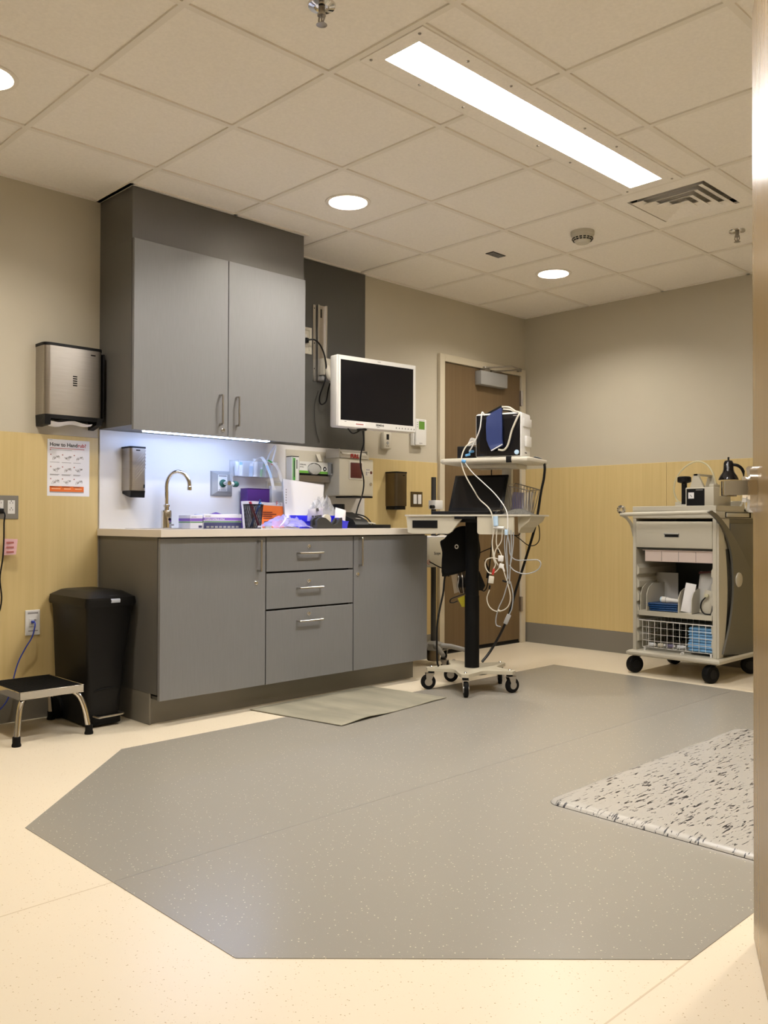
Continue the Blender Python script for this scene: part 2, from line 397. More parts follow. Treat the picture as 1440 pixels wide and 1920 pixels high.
# air diffuser
X0, X1, Y0, Y1 = GX[3]+.013, GX[4]-.013, GY[7]+.013, GY[8]-.013
t = thing('air_diffuser', 'square white four-way ceiling air diffuser beside the light panel', 'air vent', ((X0+X1)/2, (Y0+Y1)/2, H))
cx, cy = (X0+X1)/2, (Y0+Y1)/2
def sqring(h0, z0_, h1, z1_):
    R = lambda h, z: [(cx-h, cy-h, z), (cx+h, cy-h, z), (cx+h, cy+h, z), (cx-h, cy+h, z)]
    return R(h0, z0_), R(h1, z1_)
m = M(); hw = (X1-X0)/2
o1, o2 = sqring(hw, H+.004, .205, H+.001); q1, q2 = sqring(.205, H+.012, hw, H+.012)
m.loft([o1, o2, q1, q2], False, True).build('face_plate', 'ceil_tile', t, smooth=False)
for k in range(4):
    h0 = .188-k*.046; h1 = h0-.040
    m = M(); a1, a2 = sqring(h0, H-.006-.003*k, h1, H+.012-.003*k); b1, b2 = sqring(h1, H+.0145-.003*k, h0, H-.0035-.003*k)
    m.loft([a1, a2, b1, b2], False, True).build('louvre', 'ceil_tile', t, smooth=False)
M().loft([sqring(.020, H+.012, 0, 0)[0], sqring(.006, H-.008, 0, 0)[0]]).build('core', 'ceil_tile', t, smooth=False)
M().box((cx-.21, cy-.21, H+.10), (cx+.21, cy+.21, H+.105)).box((cx-.212, cy-.21, H+.013), (cx-.208, cy+.21, H+.1)).box((cx+.208, cy-.21, H+.013), (cx+.212, cy+.21, H+.1)).box((cx-.21, cy-.212, H+.013), (cx+.21, cy-.208, H+.1)).box((cx-.21, cy+.208, H+.013), (cx+.21, cy+.212, H+.1)).build('plenum_box', 'dark_gap', t, smooth=False)
for k in range(-4, 5):
    M().box((cx-.19, cy+k*.042-.001, H+.020), (cx+.19, cy+k*.042+.001, H+.045)).build('vane', 'ceil_tile', t, smooth=False)
# smoke detector
sx, sy_ = 1.495, 4.25
t = thing('smoke_detector', 'round white smoke detector on a ceiling tile', 'smoke detector', (sx, sy_, H+.007))
M().lathe((sx, sy_, H+.007), [(.066, 0), (.066, -.02), (.062, -.024)], 32).build('mount', 'cream_plastic', t)
M().lathe((sx, sy_, H-.017), [(.060, 0), (.058, -.012), (.040, -.038), (.036, -.042)], 32).build('dome', 'cream_plastic', t)
for k in range(16):
    a = 2*math.pi*k/16
    for r_, zz in ((.0565, -.034), (.0505, -.043)):
        M().rbox((sx+r_*math.cos(a), sy_+r_*math.sin(a), H+zz), (.004, .014, .006), (0, -.5, a)).build('slot', 'dark_gap', t)
# small dark grille set in a tile
gx, gy = .885, 4.235
t = thing('ceiling_grille', 'small dark rectangular grille set into a ceiling tile', 'grille', (gx, gy, H+.007))
M().box((gx-.03, gy-.062, H+.004), (gx+.03, gy+.062, H+.007)).build('plate', 'black_plastic', t, smooth=False)
for k in range(5): M().box((gx-.025+k*.011, gy-.055, H+.002), (gx-.021+k*.011, gy+.055, H+.0045)).build('bar', 'grey_plastic', t, smooth=False)
def sprinkler(x, y, lab):
    t = thing('fire_sprinkler', lab, 'sprinkler', (x, y, H+.007), group='ceiling sprinklers')
    M().lathe((x, y, H+.007), [(.045, 0), (.043, -.006), (.024, -.010), (.02, -.004)], 28).build('escutcheon', 'chrome', t)
    M().lathe((x, y, H), [(.011, 0), (.011, -.02), (.014, -.022), (.014, -.028)], 12).build('body', 'brushed', t)
    M().tube([(x-.012, y, H-.028), (x-.014, y, H-.04), (x-.004, y, H-.055)], .003, 6).tube([(x+.012, y, H-.028), (x+.014, y, H-.04), (x+.004, y, H-.055)], .003, 6).cyl((x, y, H-.028), (x, y, H-.055), .003, seg=6).build('yoke', 'brushed', t)
    M().lathe((x, y, H-.055), [(.016, 0), (.018, -.002), (.006, -.005)], 14).build('deflector', 'brushed', t)
sprinkler(2.112, 1.79, 'chrome fire sprinkler on the tile before the light panel')
sprinkler(2.12, 4.85, 'chrome fire sprinkler on the tile past the air diffuser')
# ================================================================== cabinets on the left wall
CY0, CY1 = 2.092, 3.922
def bar_pull(p, length, vert, parent, axis_out=.028):
    """square bar pull on a face x=p.x, centred at p"""
    p = Vector(p); m = M(); h = length/2; k = .0045
    if vert:
        m.box((p.x+axis_out-k, p.y-k, p.z-h), (p.x+axis_out+k, p.y+k, p.z+h), .0015, 1)
        for s_ in (-1, 1): m.box((p.x, p.y-k, p.z+s_*(h-k)-k), (p.x+axis_out, p.y+k, p.z+s_*(h-k)+k))
    else:
        m.box((p.x+axis_out-k, p.y-h, p.z-k), (p.x+axis_out+k, p.y+h, p.z+k), .0015, 1)
        for s_ in (-1, 1): m.box((p.x, p.y+s_*(h-k)-k, p.z-k), (p.x+axis_out, p.y+s_*(h-k)+k, p.z+k))
    return m.build('handle', 'steel', parent, label='brushed steel bar handle')
def lock(p, parent):
    p = Vector(p)
    M().lathe(p, [(.0105, 0), (.0105, .003), (.0075, .0045), (.007, .009), (.002, .0095)], 18, (1, 0, 0)).build('lock', 'chrome', parent)
FX = .61
def carcass(name, lab, y0, y1):
    t = thing(name, lab, 'cabinet', (0.3, (y0+y1)/2, .12))
    return t
g2 = .0032
# toe kick under all three units
struct(M().box((.012, CY0+.012, 0), (.50, CY1-.012, .12)).box((.009, CY0+.002, 0), (.52, CY0+.012, .15), .002, 1).build('baseboard_cabinets', 'rubber_base', smooth=False))
units = [('base_cabinet', 'grey laminate base cabinet under the sink with one tall door', CY0, 2.702), ('drawer_cabinet', 'grey laminate base unit with a stack of three drawers', 2.702, 3.309), ('base_cabinet', 'grey laminate base cabinet with one door, at the end beside the rolling computer cart', 3.309, CY1)]
for k, (nm, lab, y0, y1) in enumerate(units):
    t = carcass(nm, lab, y0, y1)
    s0 = 'laminate_dark'
    e = .0005
    M().box((.002, y0+e, .15 if k == 0 else .121), (FX-.022, y0+.018, .884)).box((.002, y1-.018, .121), (FX-.022, y1-e, .884)).box((.002, y0+.018, .121), (FX-.022, y1-.018, .137)).box((.002, y0+.018, .137), (.008, y1-.018, .884)) \
       .box((FX-.06, y0+.018, .866), (FX-.024, y1-.018, .884)).build('carcass', s0, t, smooth=False)
    if k != 1:
        dr = M().box((FX-.02, y0+g2, .124), (FX, y1-g2, .878), .001, 1).build('cabinet_door', 'laminate_grey', t, smooth=False)
        hy = (2.652 if k == 0 else 3.352)
        bar_pull((FX, hy, .785 if k == 0 else .79), .16, True, dr)
        lock((FX, hy-.012, .647 if k == 0 else .665), dr)
    else:
        for za, zb, hz in ((.701, .878, .792), (.508, .691, .608), (.124, .498, .433)):
            dr = M().box((FX-.02, y0+g2, za), (FX, y1-g2, zb), .001, 1).build('drawer_front', 'laminate_grey', t, smooth=False)
            bar_pull((FX, 2.985, hz), .165, False, dr); lock((FX, 2.985, hz+.035), dr)
        M().box((FX-.021, y0+.02, .13), (FX-.0205, y1-.02, .87)).build('gap_shade', 'dark_gap', t, smooth=False)  # near-black sheet standing in for the shade between the drawer fronts
# worktop with a cut-out for the sink
sx0, sx1, sy0, sy1 = .13, .50, 2.20, 2.66
wt = M().box((.001, 2.083, .885), (sx0, 3.932, .92)).box((sx1, 2.083, .885), (.637, 3.932, .92)).box((sx0, 2.083, .885), (sx1, sy0, .92)).box((sx0, sy1, .885), (sx1, 3.932, .92)).build('worktop', 'counter', smooth=False)
tag(wt, 'long cream laminate worktop over the grey base cabinets', 'worktop')
t = thing('sink', 'stainless steel sink set into the worktop behind the tall cabinet door', 'sink', (.315, 2.43, .92))
M().loft([[(sx0+a-b_, sy0+a-b_, z_), (sx1-a+b_, sy0+a-b_, z_), (sx1-a+b_, sy1-a+b_, z_), (sx0+a-b_, sy1-a+b_, z_)] for a, b_, z_ in
          ((0, .018, .9202), (0, .018, .923), (.006, 0, .923), (.012, 0, .90), (.03, 0, .765), (.06, 0, .755), (.06, 0, .752), (.027, 0, .763), (.004, 0, .90), (.003, 0, .9202))], False, True) \
   .box((sx0+.058, sy0+.058, .752), (sx1-.058, sy1-.058, .755)).build('basin', 'steel', t)
M().lathe((.315, 2.43, .755), [(.04, 0), (.04, .002), (.03, .003), (.028, .0005)], 24).build('drain', 'chrome', t)
bs = M().box((.0005, CY0, .9203), (.010, 3.955, 1.428)).build('backsplash', 'white_laminate', smooth=False)
tag(bs, 'white laminate splashback panel between worktop and wall cabinet', 'splashback')
pn = M().box((.0005, 3.169, 1.4285), (.012, 3.955, H-.001)).build('wall_panel', 'panel_dark', smooth=False)
tag(pn, 'dark grey laminate wall panel behind the monitor', 'wall panel')
# wall cabinet and soffit
UY0, UY1 = 2.092, 3.166
t = thing('wall_cabinet', 'grey two-door wall cabinet hanging over the sink', 'cabinet', (.17, 2.63, 1.43))
M().box((.001, UY0, 1.43), (.33, UY0+.018, 2.344)).box((.001, UY1-.018, 1.43), (.33, UY1, 2.344)).box((.001, UY0+.018, 1.43), (.33, UY1-.018, 1.448)).box((.001, UY0+.018, 2.326), (.33, UY1-.018, 2.344)).box((.001, UY0+.018, 1.448), (.008, UY1-.018, 2.326)).build('carcass', 'laminate_dark', t, smooth=False)
for y0, y1, hy, lk in ((UY0+.004, 2.642, 2.592, 1), (2.646, UY1+.002, 2.696, 0)):
    dr = M().box((.3305, y0, 1.406), (.35, y1, 2.342), .001, 1).build('cabinet_door', 'laminate_grey', t, smooth=False)
    bar_pull((.35, hy, 1.545), .16, True, dr)
    if lk: lock((.35, hy+.02, 1.441), dr)
so = M().box((.001, UY0, 2.3445), (.336, UY1, H-.001)).build('soffit', 'laminate_dark', smooth=False)
tag(so, 'dark grey laminate soffit box closing the gap from wall cabinet to ceiling', 'soffit')
# under-cabinet lamp
p0, p1 = PX(267, 806, .24), PX(504, 829, .24)
t = thing('under_cabinet_light', 'glowing bluish white strip light under the wall cabinet', 'strip light', (.24, (p0.y+p1.y)/2, 1.43))
M().box((.222, p0.y, 1.417), (.262, p1.y, 1.4298), .002, 1).build('housing', 'white_plastic', t)
M().box((.226, p0.y+.006, 1.410), (.258, p1.y-.006, 1.4168), .003).build('tube_lens', 'lamp_strip', t)
# ================================================================== things on the left wall and the floor below
WX = .006                                                   # face of the wainscot
# paper towel dispenser
def round_cover(m, x0, x1, y0, y1, z0, z1, r, seg=6):
    """box with its two front vertical corners rounded (plan), x0 at wall"""
    poly = [(x0, y0)]
    for k in range(seg+1):
        a = math.pi/2*k/seg; poly.append((x1-r+r*math.sin(a), y0+r-r*math.cos(a)))
    for k in range(seg+1):
        a = math.pi/2*k/seg; poly.append((x1-r+r*math.cos(a), y1-r+r*math.sin(a)))
    poly.append((x0, y1))
    return m.prism([(x, y, z0) for x, y in poly], (0, 0, z1-z0))
t = thing('paper_towel_dispenser', 'brushed steel paper towel dispenser on the wall beside the wall cabinet', 'towel dispenser', (0, 1.91, 1.42))
round_cover(M(), .0005, .104, 1.762, 2.062, 1.475, 1.808, .03).build('cover', 'brushed', t)
round_cover(M(), .0005, .106, 1.760, 2.064, 1.8085, 1.822, .03).build('cap', 'black_plastic', t)
M().box((.0005, 2.0625, 1.46), (.10, 2.072, 1.80), .003).build('side_rail', 'black_plastic', t)
M().prism([(.0005, 1.762, 1.474), (.104, 1.765, 1.474), (.10, 1.765, 1.425), (.0005, 1.765, 1.42)], (0, .03, 0)).prism([(.0005, 2.032, 1.474), (.104, 2.032, 1.474), (.09, 2.032, 1.44), (.0005, 2.032, 1.42)], (0, .03, 0)).box((.0005, 1.792, 1.45), (.012, 2.032, 1.474)).box((.06, 1.792, 1.456), (.103, 2.032, 1.474)).build('bottom_housing', 'black_plastic', t)
M().grid(lambda u, v: (.03+.055*v, 1.80+.215*u, 1.458-.030*math.sin(math.pi*v)*(1-.5*u)-.012*v-.006*math.sin(9*u)), 12, 6, .0008).build('paper_towel', 'paper', t, label='white folded paper towel hanging out')
for k in range(5): M().box((.1035, 1.903, 1.622+k*.011), (.1047, 1.925, 1.628+k*.011)).build('level_slot', 'black_matte', t)
M().box((.1035, 1.995, 1.782), (.1045, 2.02, 1.788)).build('name_badge', 'black_matte', t)
# poster
t = thing('hand_rub_poster', 'white hand rub instruction poster taped to the wood wainscot', 'poster', (WX, 1.93, 1.083))
M().box((WX, 1.820, 1.083), (WX+.0012, 2.038, 1.364)).build('sheet', 'paper', t, smooth=False)
pxf = WX+.0014
hl = words('How to Hand', .0255, face_x((pxf, 1.831, 1.330)), 'chalk_text', 'headline', t, .0007)
he = max(v.co.y for v in hl.data.vertices)+wm(t).translation.y+.0015
words('rub?', .0255, face_x((pxf, he, 1.330)), 'red', 'headline', t, .0005)
mm = M().box((pxf, 1.832, 1.3185), (pxf+.0004, 2.010, 1.321)); mm.box((pxf, 1.832, 1.3095), (pxf+.0004, 1.838, 1.3145)).build('red_rule', 'red', t, smooth=False)
M().box((pxf, 1.840, 1.311), (pxf+.0004, 1.945, 1.313)).build('print_line', 'grey_plastic', t, smooth=False)
mat('print_grey', (.30, .28, .27), .7); mat('print_red', (.40, .12, .10), .7)
hand = [(0, 0), (.012, .002), (.016, .010), (.028, .014), (.027, .018), (.016, .015), (.012, .020), (.006, .017), (.002, .009)]
for r_ in range(3):
    for c_ in range(3):
        by, bz = 1.845+c_*.060, 1.262-r_*.060
        mg = M()
        for q in range(2):
            sc = .85 if q == 0 else .7; dy_ = q*.018; fl_ = -1 if (r_+c_+q) % 2 else 1
            pts2 = [(pxf, by+dy_+sc*(y_ if fl_ > 0 else .028-y_)+.003*math.sin(r_*2+c_), bz+sc*z_+q*.008) for y_, z_ in hand]
            # outline drawn as a thin closed line plus some hatching
            mg.tube([(p[0]+.0002, p[1], p[2]) for p in pts2], .0006, 4, closed=True)
            for h_ in range(3): mg.box((pxf, by+dy_+.006+h_*.004, bz+.005+q*.008), (pxf+.0004, by+dy_+.0085+h_*.004, bz+.011+q*.008+h_*.001))
        mg.build('hand_drawing', 'print_grey', t, smooth=False)
        M().lathe((pxf, by-.008, bz+.026), [(.003, 0), (.003, .0004)], 10, (1, 0, 0)).build('step_dot', 'print_red', t)
        for q in range(1 if r_ == 0 else 2): M().box((pxf, by-.012, bz-.013-q*.004), (pxf+.0004, by+(.036 if c_ < 2 else .026)-q*.006, bz-.011-q*.004)).build('caption_line', 'print_grey', t, smooth=False)
M().box((pxf, 1.832, 1.105), (pxf+.0004, 2.008, 1.132)).build('orange_band', 'orange', t, smooth=False)
M().box((pxf, 1.832, 1.100), (pxf+.0004, 2.008, 1.105)).build('grey_band', 'print_grey', t, smooth=False)
mat('print_peach', (.85, .42, .22), .7)
for y_, l_ in ((1.842, .045), (1.905, .035), (1.963, .034)): M().box((pxf+.0004, y_, 1.1165), (pxf+.0007, y_+l_, 1.122)).build('band_text', 'print_peach', t, smooth=False)
M().box((pxf, 1.828, 1.3585), (pxf+.0004, 1.845, 1.3605)).build('print_line', 'grey_plastic', t, smooth=False)
# double outlet with plugged cord
t = thing('double_outlet', 'grey steel double outlet plate with two white sockets and a black plug', 'outlet', (WX, 1.62, .968))
M().box((WX, 1.555, .968), (WX+.004, 1.680, 1.080), .0015, 1).build('plate', 'rubber_base', t)
for y0 in (1.574, 1.628):
    s_ = M().box((WX+.004, y0, .992), (WX+.007, y0+.034, 1.057), .001, 1).build('socket', 'white_plastic', t)
    for z_ in (1.012, 1.045): M().box((WX+.0072, y0+.009, z_-.004), (WX+.0076, y0+.011, z_+.004)).box((WX+.0072, y0+.022, z_-.004), (WX+.0076, y0+.024, z_+.004)).lathe((WX+.0072, y0+.0165, z_+.0085), [(.0025, 0), (.0025, .0004)], 8, (1, 0, 0)).build('slots', 'dark_gap', s_)
t = thing('power_cord', 'black power cord hanging from the outlet with a pink paper tag', 'power cord', (.03, 1.6, .55))
M().box((WX+.0075, 1.582, .992), (.036, 1.604, 1.018), .005).build('plug', 'black_plastic', t)
M().tube([(.034, 1.600, 1.004), (.042, 1.604, .985), (.042, 1.600, .95), (.041, 1.600, .875), (.041, 1.596, .787), (.04, 1.584, .688), (.04, 1.592, .587), (.042, 1.570, .50), (.05, 1.52, .42), (.06, 1.44, .36), (.06, 1.3, .30), (.05, 1.1, .20), (.04, .9, .05), (.05, .7, .006), (.06, .4, .006)], .0035, 8, smooth=6).build('cord', 'black_plastic', t)
mat('pink_tag', (.70, .42, .45), .7)
M().grid(lambda u, v: (.038+.006*math.sin(2*u), 1.602+.062*u-.008*u*v, .875-.078*v+.006*u*(v-.5)), 6, 4, .0006).build('paper_tag', 'pink_tag', t, label='pink paper tag')
for k in range(3): M().box((.0455, 1.61, .86-k*.022), (.0459, 1.645, .852-k*.022)).build('tag_print', 'print_red', t)
# data outlet and blue network cable
t = thing('data_outlet', 'white data outlet plate low on the wainscot beside the bin', 'outlet', (WX, 1.752, .405))
M().box((WX, 1.716, .405), (WX+.006, 1.788, .527), .002, 1).build('plate', 'white_plastic', t)
M().box((WX+.006, 1.733, .448), (WX+.009, 1.771, .488), .001, 1).build('insert', 'white_plastic', t)
M().box((WX+.0062, 1.727, .508), (WX+.0066, 1.777, .517)).box((WX+.0062, 1.73, .424), (WX+.0066, 1.777, .429)).build('print', 'print_grey', t)
M().box((WX+.009, 1.756, .472), (WX+.0095, 1.767, .482)).build('empty_jack', 'print_grey', t)
mat('cable_blue', (.025, .055, .38), .4)
t = thing('network_cable', 'blue network cable plugged into the low white data plate', 'cable', (.05, 1.72, .2))
M().box((WX+.0085, 1.741, .465), (.034, 1.754, .477), .002, 1).build('plug', 'cable_blue', t)
M().tube([(.032, 1.7475, .471), (.050, 1.747, .468), (.058, 1.742, .447), (.055, 1.730, .40), (.045, 1.703, .35), (.04, 1.67, .281), (.045, 1.645, .20), (.05, 1.62, .12), (.045, 1.58, .07), (.045, 1.53, .045), (.05, 1.46, .03), (.06, 1.38, .008), (.07, 1.2, .006), (.08, .9, .006)], .0032, 8, smooth=6).build('cord', 'cable_blue', t)
# step bin
t = thing('step_bin', 'slim black plastic pedal bin standing beside the base cabinets', 'bin', (.21, 1.94, 0))
def ring(x0, x1, y0, y1, z, r=.02, n=4):
    P = []
    for cx_, cy_, a0 in ((x1-r, y1-r, 0), (x0+r, y1-r, 90), (x0+r, y0+r, 180), (x1-r, y0+r, 270)):
        for k in range(n+1): a = math.radians(a0+90*k/n); P.append((cx_+r*math.cos(a), cy_+r*math.sin(a), z))
    return P
M().loft([ring(.05, .385, 1.855, 2.015, .006), ring(.04, .392, 1.852, 2.018, .13), ring(.036, .397, 1.849, 2.022, .16), ring(.025, .41, 1.838, 2.066, .535), ring(.022, .414, 1.835, 2.070, .56)]).build('body', 'black_plastic', t)
M().loft([ring(.012, .425, 1.826, 2.078, .560), ring(.010, .430, 1.824, 2.080, .575), ring(.012, .425, 1.828, 2.077, .602), ring(.05, .37, 1.862, 2.045, .626, .03), ring(.07, .30, 1.88, 2.03, .630, .03)]).build('lid', 'black_plastic', t)
mat('tape', (.62, .68, .80), .2, .3)
M().grid(lambda u, v: (.424+.0085*math.sin(math.pi*min(v*1.3, 1)*.9)-.045*max(0, v-.55), 1.945+.045*u, .568+.048*v*(1-.12*v)), 2, 8, .0008).build('silver_tape', 'tape', t, label='strip of silver tape on the lid edge')
M().box((.36, 1.865, .012), (.405, 2.01, .05), .006).build('pedal_housing', 'black_matte', t)
M().tube([(.40, 1.875, .055), (.445, 1.880, .056), (.45, 1.90, .057), (.45, 1.995, .060), (.40, 2.0, .06)], .005, 8, smooth=4).build('pedal', 'steel', t, label='steel foot pedal bar')
M().tube([(.385, 1.86, .155), (.397, 1.885, .17), (.400, 1.935, .178), (.397, 1.985, .175), (.39, 2.01, .165)], .004, 6, smooth=4).build('front_rib', 'black_plastic', t)
for y_ in (1.842,): M().lathe((.075, y_-.004, .056), [(.05, 0), (.055, .004), (.055, .016), (.02, .018)], 24, (0, 1, 0)).build('wheel', 'black_matte', t)
M().cyl((.075, 2.018, .055), (.075, 2.034, .055), .055).build('wheel', 'black_matte', t)
# step stool
t = thing('step_stool', 'chrome step stool with black ribbed top standing before the bin', 'step stool', (.28, 1.65, 0))
M().box((.105, 1.515, .212), (.455, 1.795, .222), .004).build('tread', 'black_matte', t, label='black ribbed rubber tread')
for k in range(16): M().box((.112+k*.0213, 1.524, .2215), (.118+k*.0213, 1.786, .2235)).build('rib', 'black_matte', t)
m = M()
for a, b in (((.098, 1.508), (.105, 1.802)), ((.455, 1.508), (.462, 1.802))): m.box((a[0], a[1], .188), (b[0], b[1], .2225), .002, 1)
for a, b in (((.098, 1.508), (.462, 1.515)), ((.098, 1.795), (.462, 1.802))): m.box((a[0], a[1], .188), (b[0], b[1], .2225), .002, 1)
m.build('chrome_band', 'chrome', t)
for fx, fy in ((.08, 1.491), (.48, 1.491), (.08, 1.815), (.48, 1.815)):
    ix = .135 if fx < .28 else .425; iy = 1.545 if fy < 1.6 else 1.765
    l_ = M().tube([(.28+(ix-.28)*.8, iy, .196), (ix, iy, .194), (ix+(fx-ix)*.45, iy+(fy-iy)*.45, .165), (fx-(fx-ix)*.25, fy-(fy-iy)*.25, .11), (fx, fy, .022)], .0125, 14, smooth=5).build('leg', 'chrome', t)
    M().lathe((fx, fy, 0), [(.019, 0), (.0195, .006), (.0165, .016), (.0165, .04), (.0145, .042)], 16).build('rubber_foot', 'black_matte', l_)
# ================================================================== worktop: fixtures and clutter
CT = .92
BX = .010                                                    # face of the splashback
# soap dispenser on the splashback
t = thing('soap_dispenser', 'ribbed steel soap dispenser on the white splashback beside the tap', 'soap dispenser', (BX, 2.26, 1.10))
round_cover(M(), BX+.0005, .104, 2.214, 2.304, 1.118, 1.338, .016).build('cover', 'brushed', t)
round_cover(M(), BX+.0005, .1055, 2.212, 2.306, 1.3385, 1.347, .016).build('cap', 'black_plastic', t)
M().prism([(BX+.0005, 2.218, 1.1175), (.10, 2.218, 1.1175), (.095, 2.218, 1.082), (.06, 2.218, 1.088), (BX+.0005, 2.218, 1.105)], (0, .082, 0)).build('spout_housing', 'black_plastic', t)
for k in range(6):
    M().rbox((.1045, 2.268, 1.20+k*.018), (.002, .004, .10), (math.radians(-40), 0, 0)).build('rib', 'brushed', t)
M().box((.1035, 2.245, 1.324), (.105, 2.268, 1.330)).box((.1035, 2.288, 1.132), (.105, 2.296, 1.150)).build('badge', 'black_matte', t)
# tap
t = thing('sink_tap', 'chrome gooseneck sensor tap standing behind the sink', 'tap', (.085, 2.435, CT))
M().lathe((.085, 2.435, CT), [(.032, 0), (.032, .004), (.028, .006), (.028, .093), (.026, .097), (.014, .10), (.014, .115), (.018, .117), (.018, .127), (.012, .131)], 28).build('body', 'chrome', t)
M().tube([(.085, 2.435, 1.045), (.085, 2.435, 1.10), (.086, 2.436, 1.165), (.10, 2.452, 1.208), (.125, 2.477, 1.224), (.152, 2.503, 1.210), (.167, 2.520, 1.175), (.169, 2.523, 1.142)], .0105, 16, smooth=6).lathe((.169, 2.523, 1.125), [(.012, 0), (.012, .02), (.0105, .022)], 16).build('spout', 'chrome', t)
M().lathe((.1125, 2.438, .97), [(.008, 0), (.008, .003)], 16, (1, .1, 0)).build('sensor_eye', 'black_gloss', t)
M().cyl((.09, 2.462, .94), (.09, 2.475, .94), .006, seg=10).build('side_knob', 'chrome', t)
# boxes of gloves
mat('glove_white', (.74, .73, .80), .55); mat('glove_purple', (.24, .12, .50), .55); mat('glove_navy', (.05, .05, .13), .55); mat('glove_green', (.08, .22, .08), .55)
def glove_box(name, lab, x0, x1, y0, y1, h):
    t = thing(name, lab, 'glove box', ((x0+x1)/2, (y0+y1)/2, CT))
    z = CT
    M().box((x0, y0, z), (x1, y1, z+h), .001, 1).build('carton', 'glove_white', t, smooth=False)
    f_ = x1+.0004
    M().box((x1, y0+.001, z+h*.56), (f_, y1-.001, z+h*.76)).box((x0+.001, y0-.0004, z+h*.56), (x1, y0, z+h*.76)).build('purple_stripe', 'glove_purple', t, smooth=False)
    M().box((x1, y0+.001, z+h*.44), (f_, y1-.001, z+h*.52)).box((x0+.001, y0-.0004, z+h*.44), (x1, y0, z+h*.52)).build('green_stripe', 'glove_green', t, smooth=False)
    return t
t = glove_box('glove_box', 'small end-on carton of purple gloves right behind the tap', .10, .215, 2.500, 2.578, .072)
words('HALYARD', .007, face_x((.2156, 2.507, CT+.059)), 'print_grey', 'print', t)
M().box((.2156, 2.551, CT+.005), (.216, 2.572, CT+.017)).build('size_mark', 'glove_navy', t)
t = glove_box('glove_box', 'long carton of purple gloves lying beside the end-on carton', .12, .215, 2.583, 2.828, .078)
M().box((.2151, 2.584, CT), (.2156, 2.827, CT+.033)).build('photo_band', 'glove_navy', t)
words('HALYARD', .008, face_x((.2156, 2.592, CT+.064)), 'print_grey', 'print', t, .0001)
words('PURPLE NITRILE-XTRA', .0125, face_x((.2157, 2.592, CT+.0465)), 'paper', 'print', t, .0002)
for k in range(8): M().box((.2157, 2.60+k*.027, CT+.004), (.2161, 2.618+k*.027, CT+.014)).build('print_block', 'grey_plastic', t)
M().grid(lambda u, v: (.15+.04*v, 2.66+.06*u, CT+.0785+.010*math.sin(math.pi*u)*math.sin(math.pi*v)), 8, 6, .0008).build('glove_end', 'purple', t, label='purple glove pulled from the slot')
# medical gas outlet
t = thing('gas_outlet', 'grey medical gas outlet on the splashback with a green flow meter', 'gas outlet', (BX, 2.83, 1.104))
M().loft([[(BX, 2.757, 1.104), (BX, 2.902, 1.104), (BX, 2.902, 1.246), (BX, 2.757, 1.246)], [(BX+.012, 2.762, 1.109), (BX+.012, 2.897, 1.109), (BX+.012, 2.897, 1.241), (BX+.012, 2.762, 1.241)], [(BX+.020, 2.792, 1.128), (BX+.020, 2.878, 1.128), (BX+.020, 2.878, 1.228), (BX+.020, 2.792, 1.228)]]).build('plate', 'grey_plastic', t, smooth=False)
M().box((BX+.02, 2.795, 1.131), (BX+.022, 2.858, 1.225), .001, 1).build('face', 'white_plastic', t)
M().lathe((BX+.022, 2.826, 1.176), [(.022, 0), (.022, .008), (.018, .012)], 24, (1, 0, 0)).build('socket', 'dark_green', t)
M().lathe((BX+.03, 2.826, 1.176), [(.011, 0), (.011, .05), (.013, .052), (.013, .06), (.002, .062)], 16, (1, 0, 0)).build('connector', 'chrome', t)
M().cyl((BX+.075, 2.826, 1.176), (BX+.075, 2.864, 1.172), .011, seg=16).build('neck', 'white_plastic', t)
M().lathe((BX+.075, 2.862, 1.172), [(.015, 0), (.017, .006), (.017, .022), (.013, .03), (.006, .032)], 20, (0, 1, -.03)).build('knob', 'dark_green', t, label='dark green flow knob')
M().cyl((BX+.075, 2.85, 1.18), (BX+.075, 2.85, 1.30), .010, seg=14).build('gauge_tube', 'clear', t, label='clear flow gauge tube')
for k in range(8): M().box((BX+.084, 2.847, 1.205+k*.011), (BX+.0855, 2.853, 1.207+k*.011)).build('gauge_mark', 'print_grey', t)
M().box((BX+.0221, 2.800, 1.214), (BX+.0225, 2.853, 1.222)).build('print', 'print_grey', t)
M().lathe((BX+.0221, 2.803, 1.138), [(.003, 0), (.003, .0004)], 10, (1, 0, 0)).box((BX+.0221, 2.81, 1.137), (BX+.0225, 2.85, 1.139)).build('print', 'chalk_text', t)
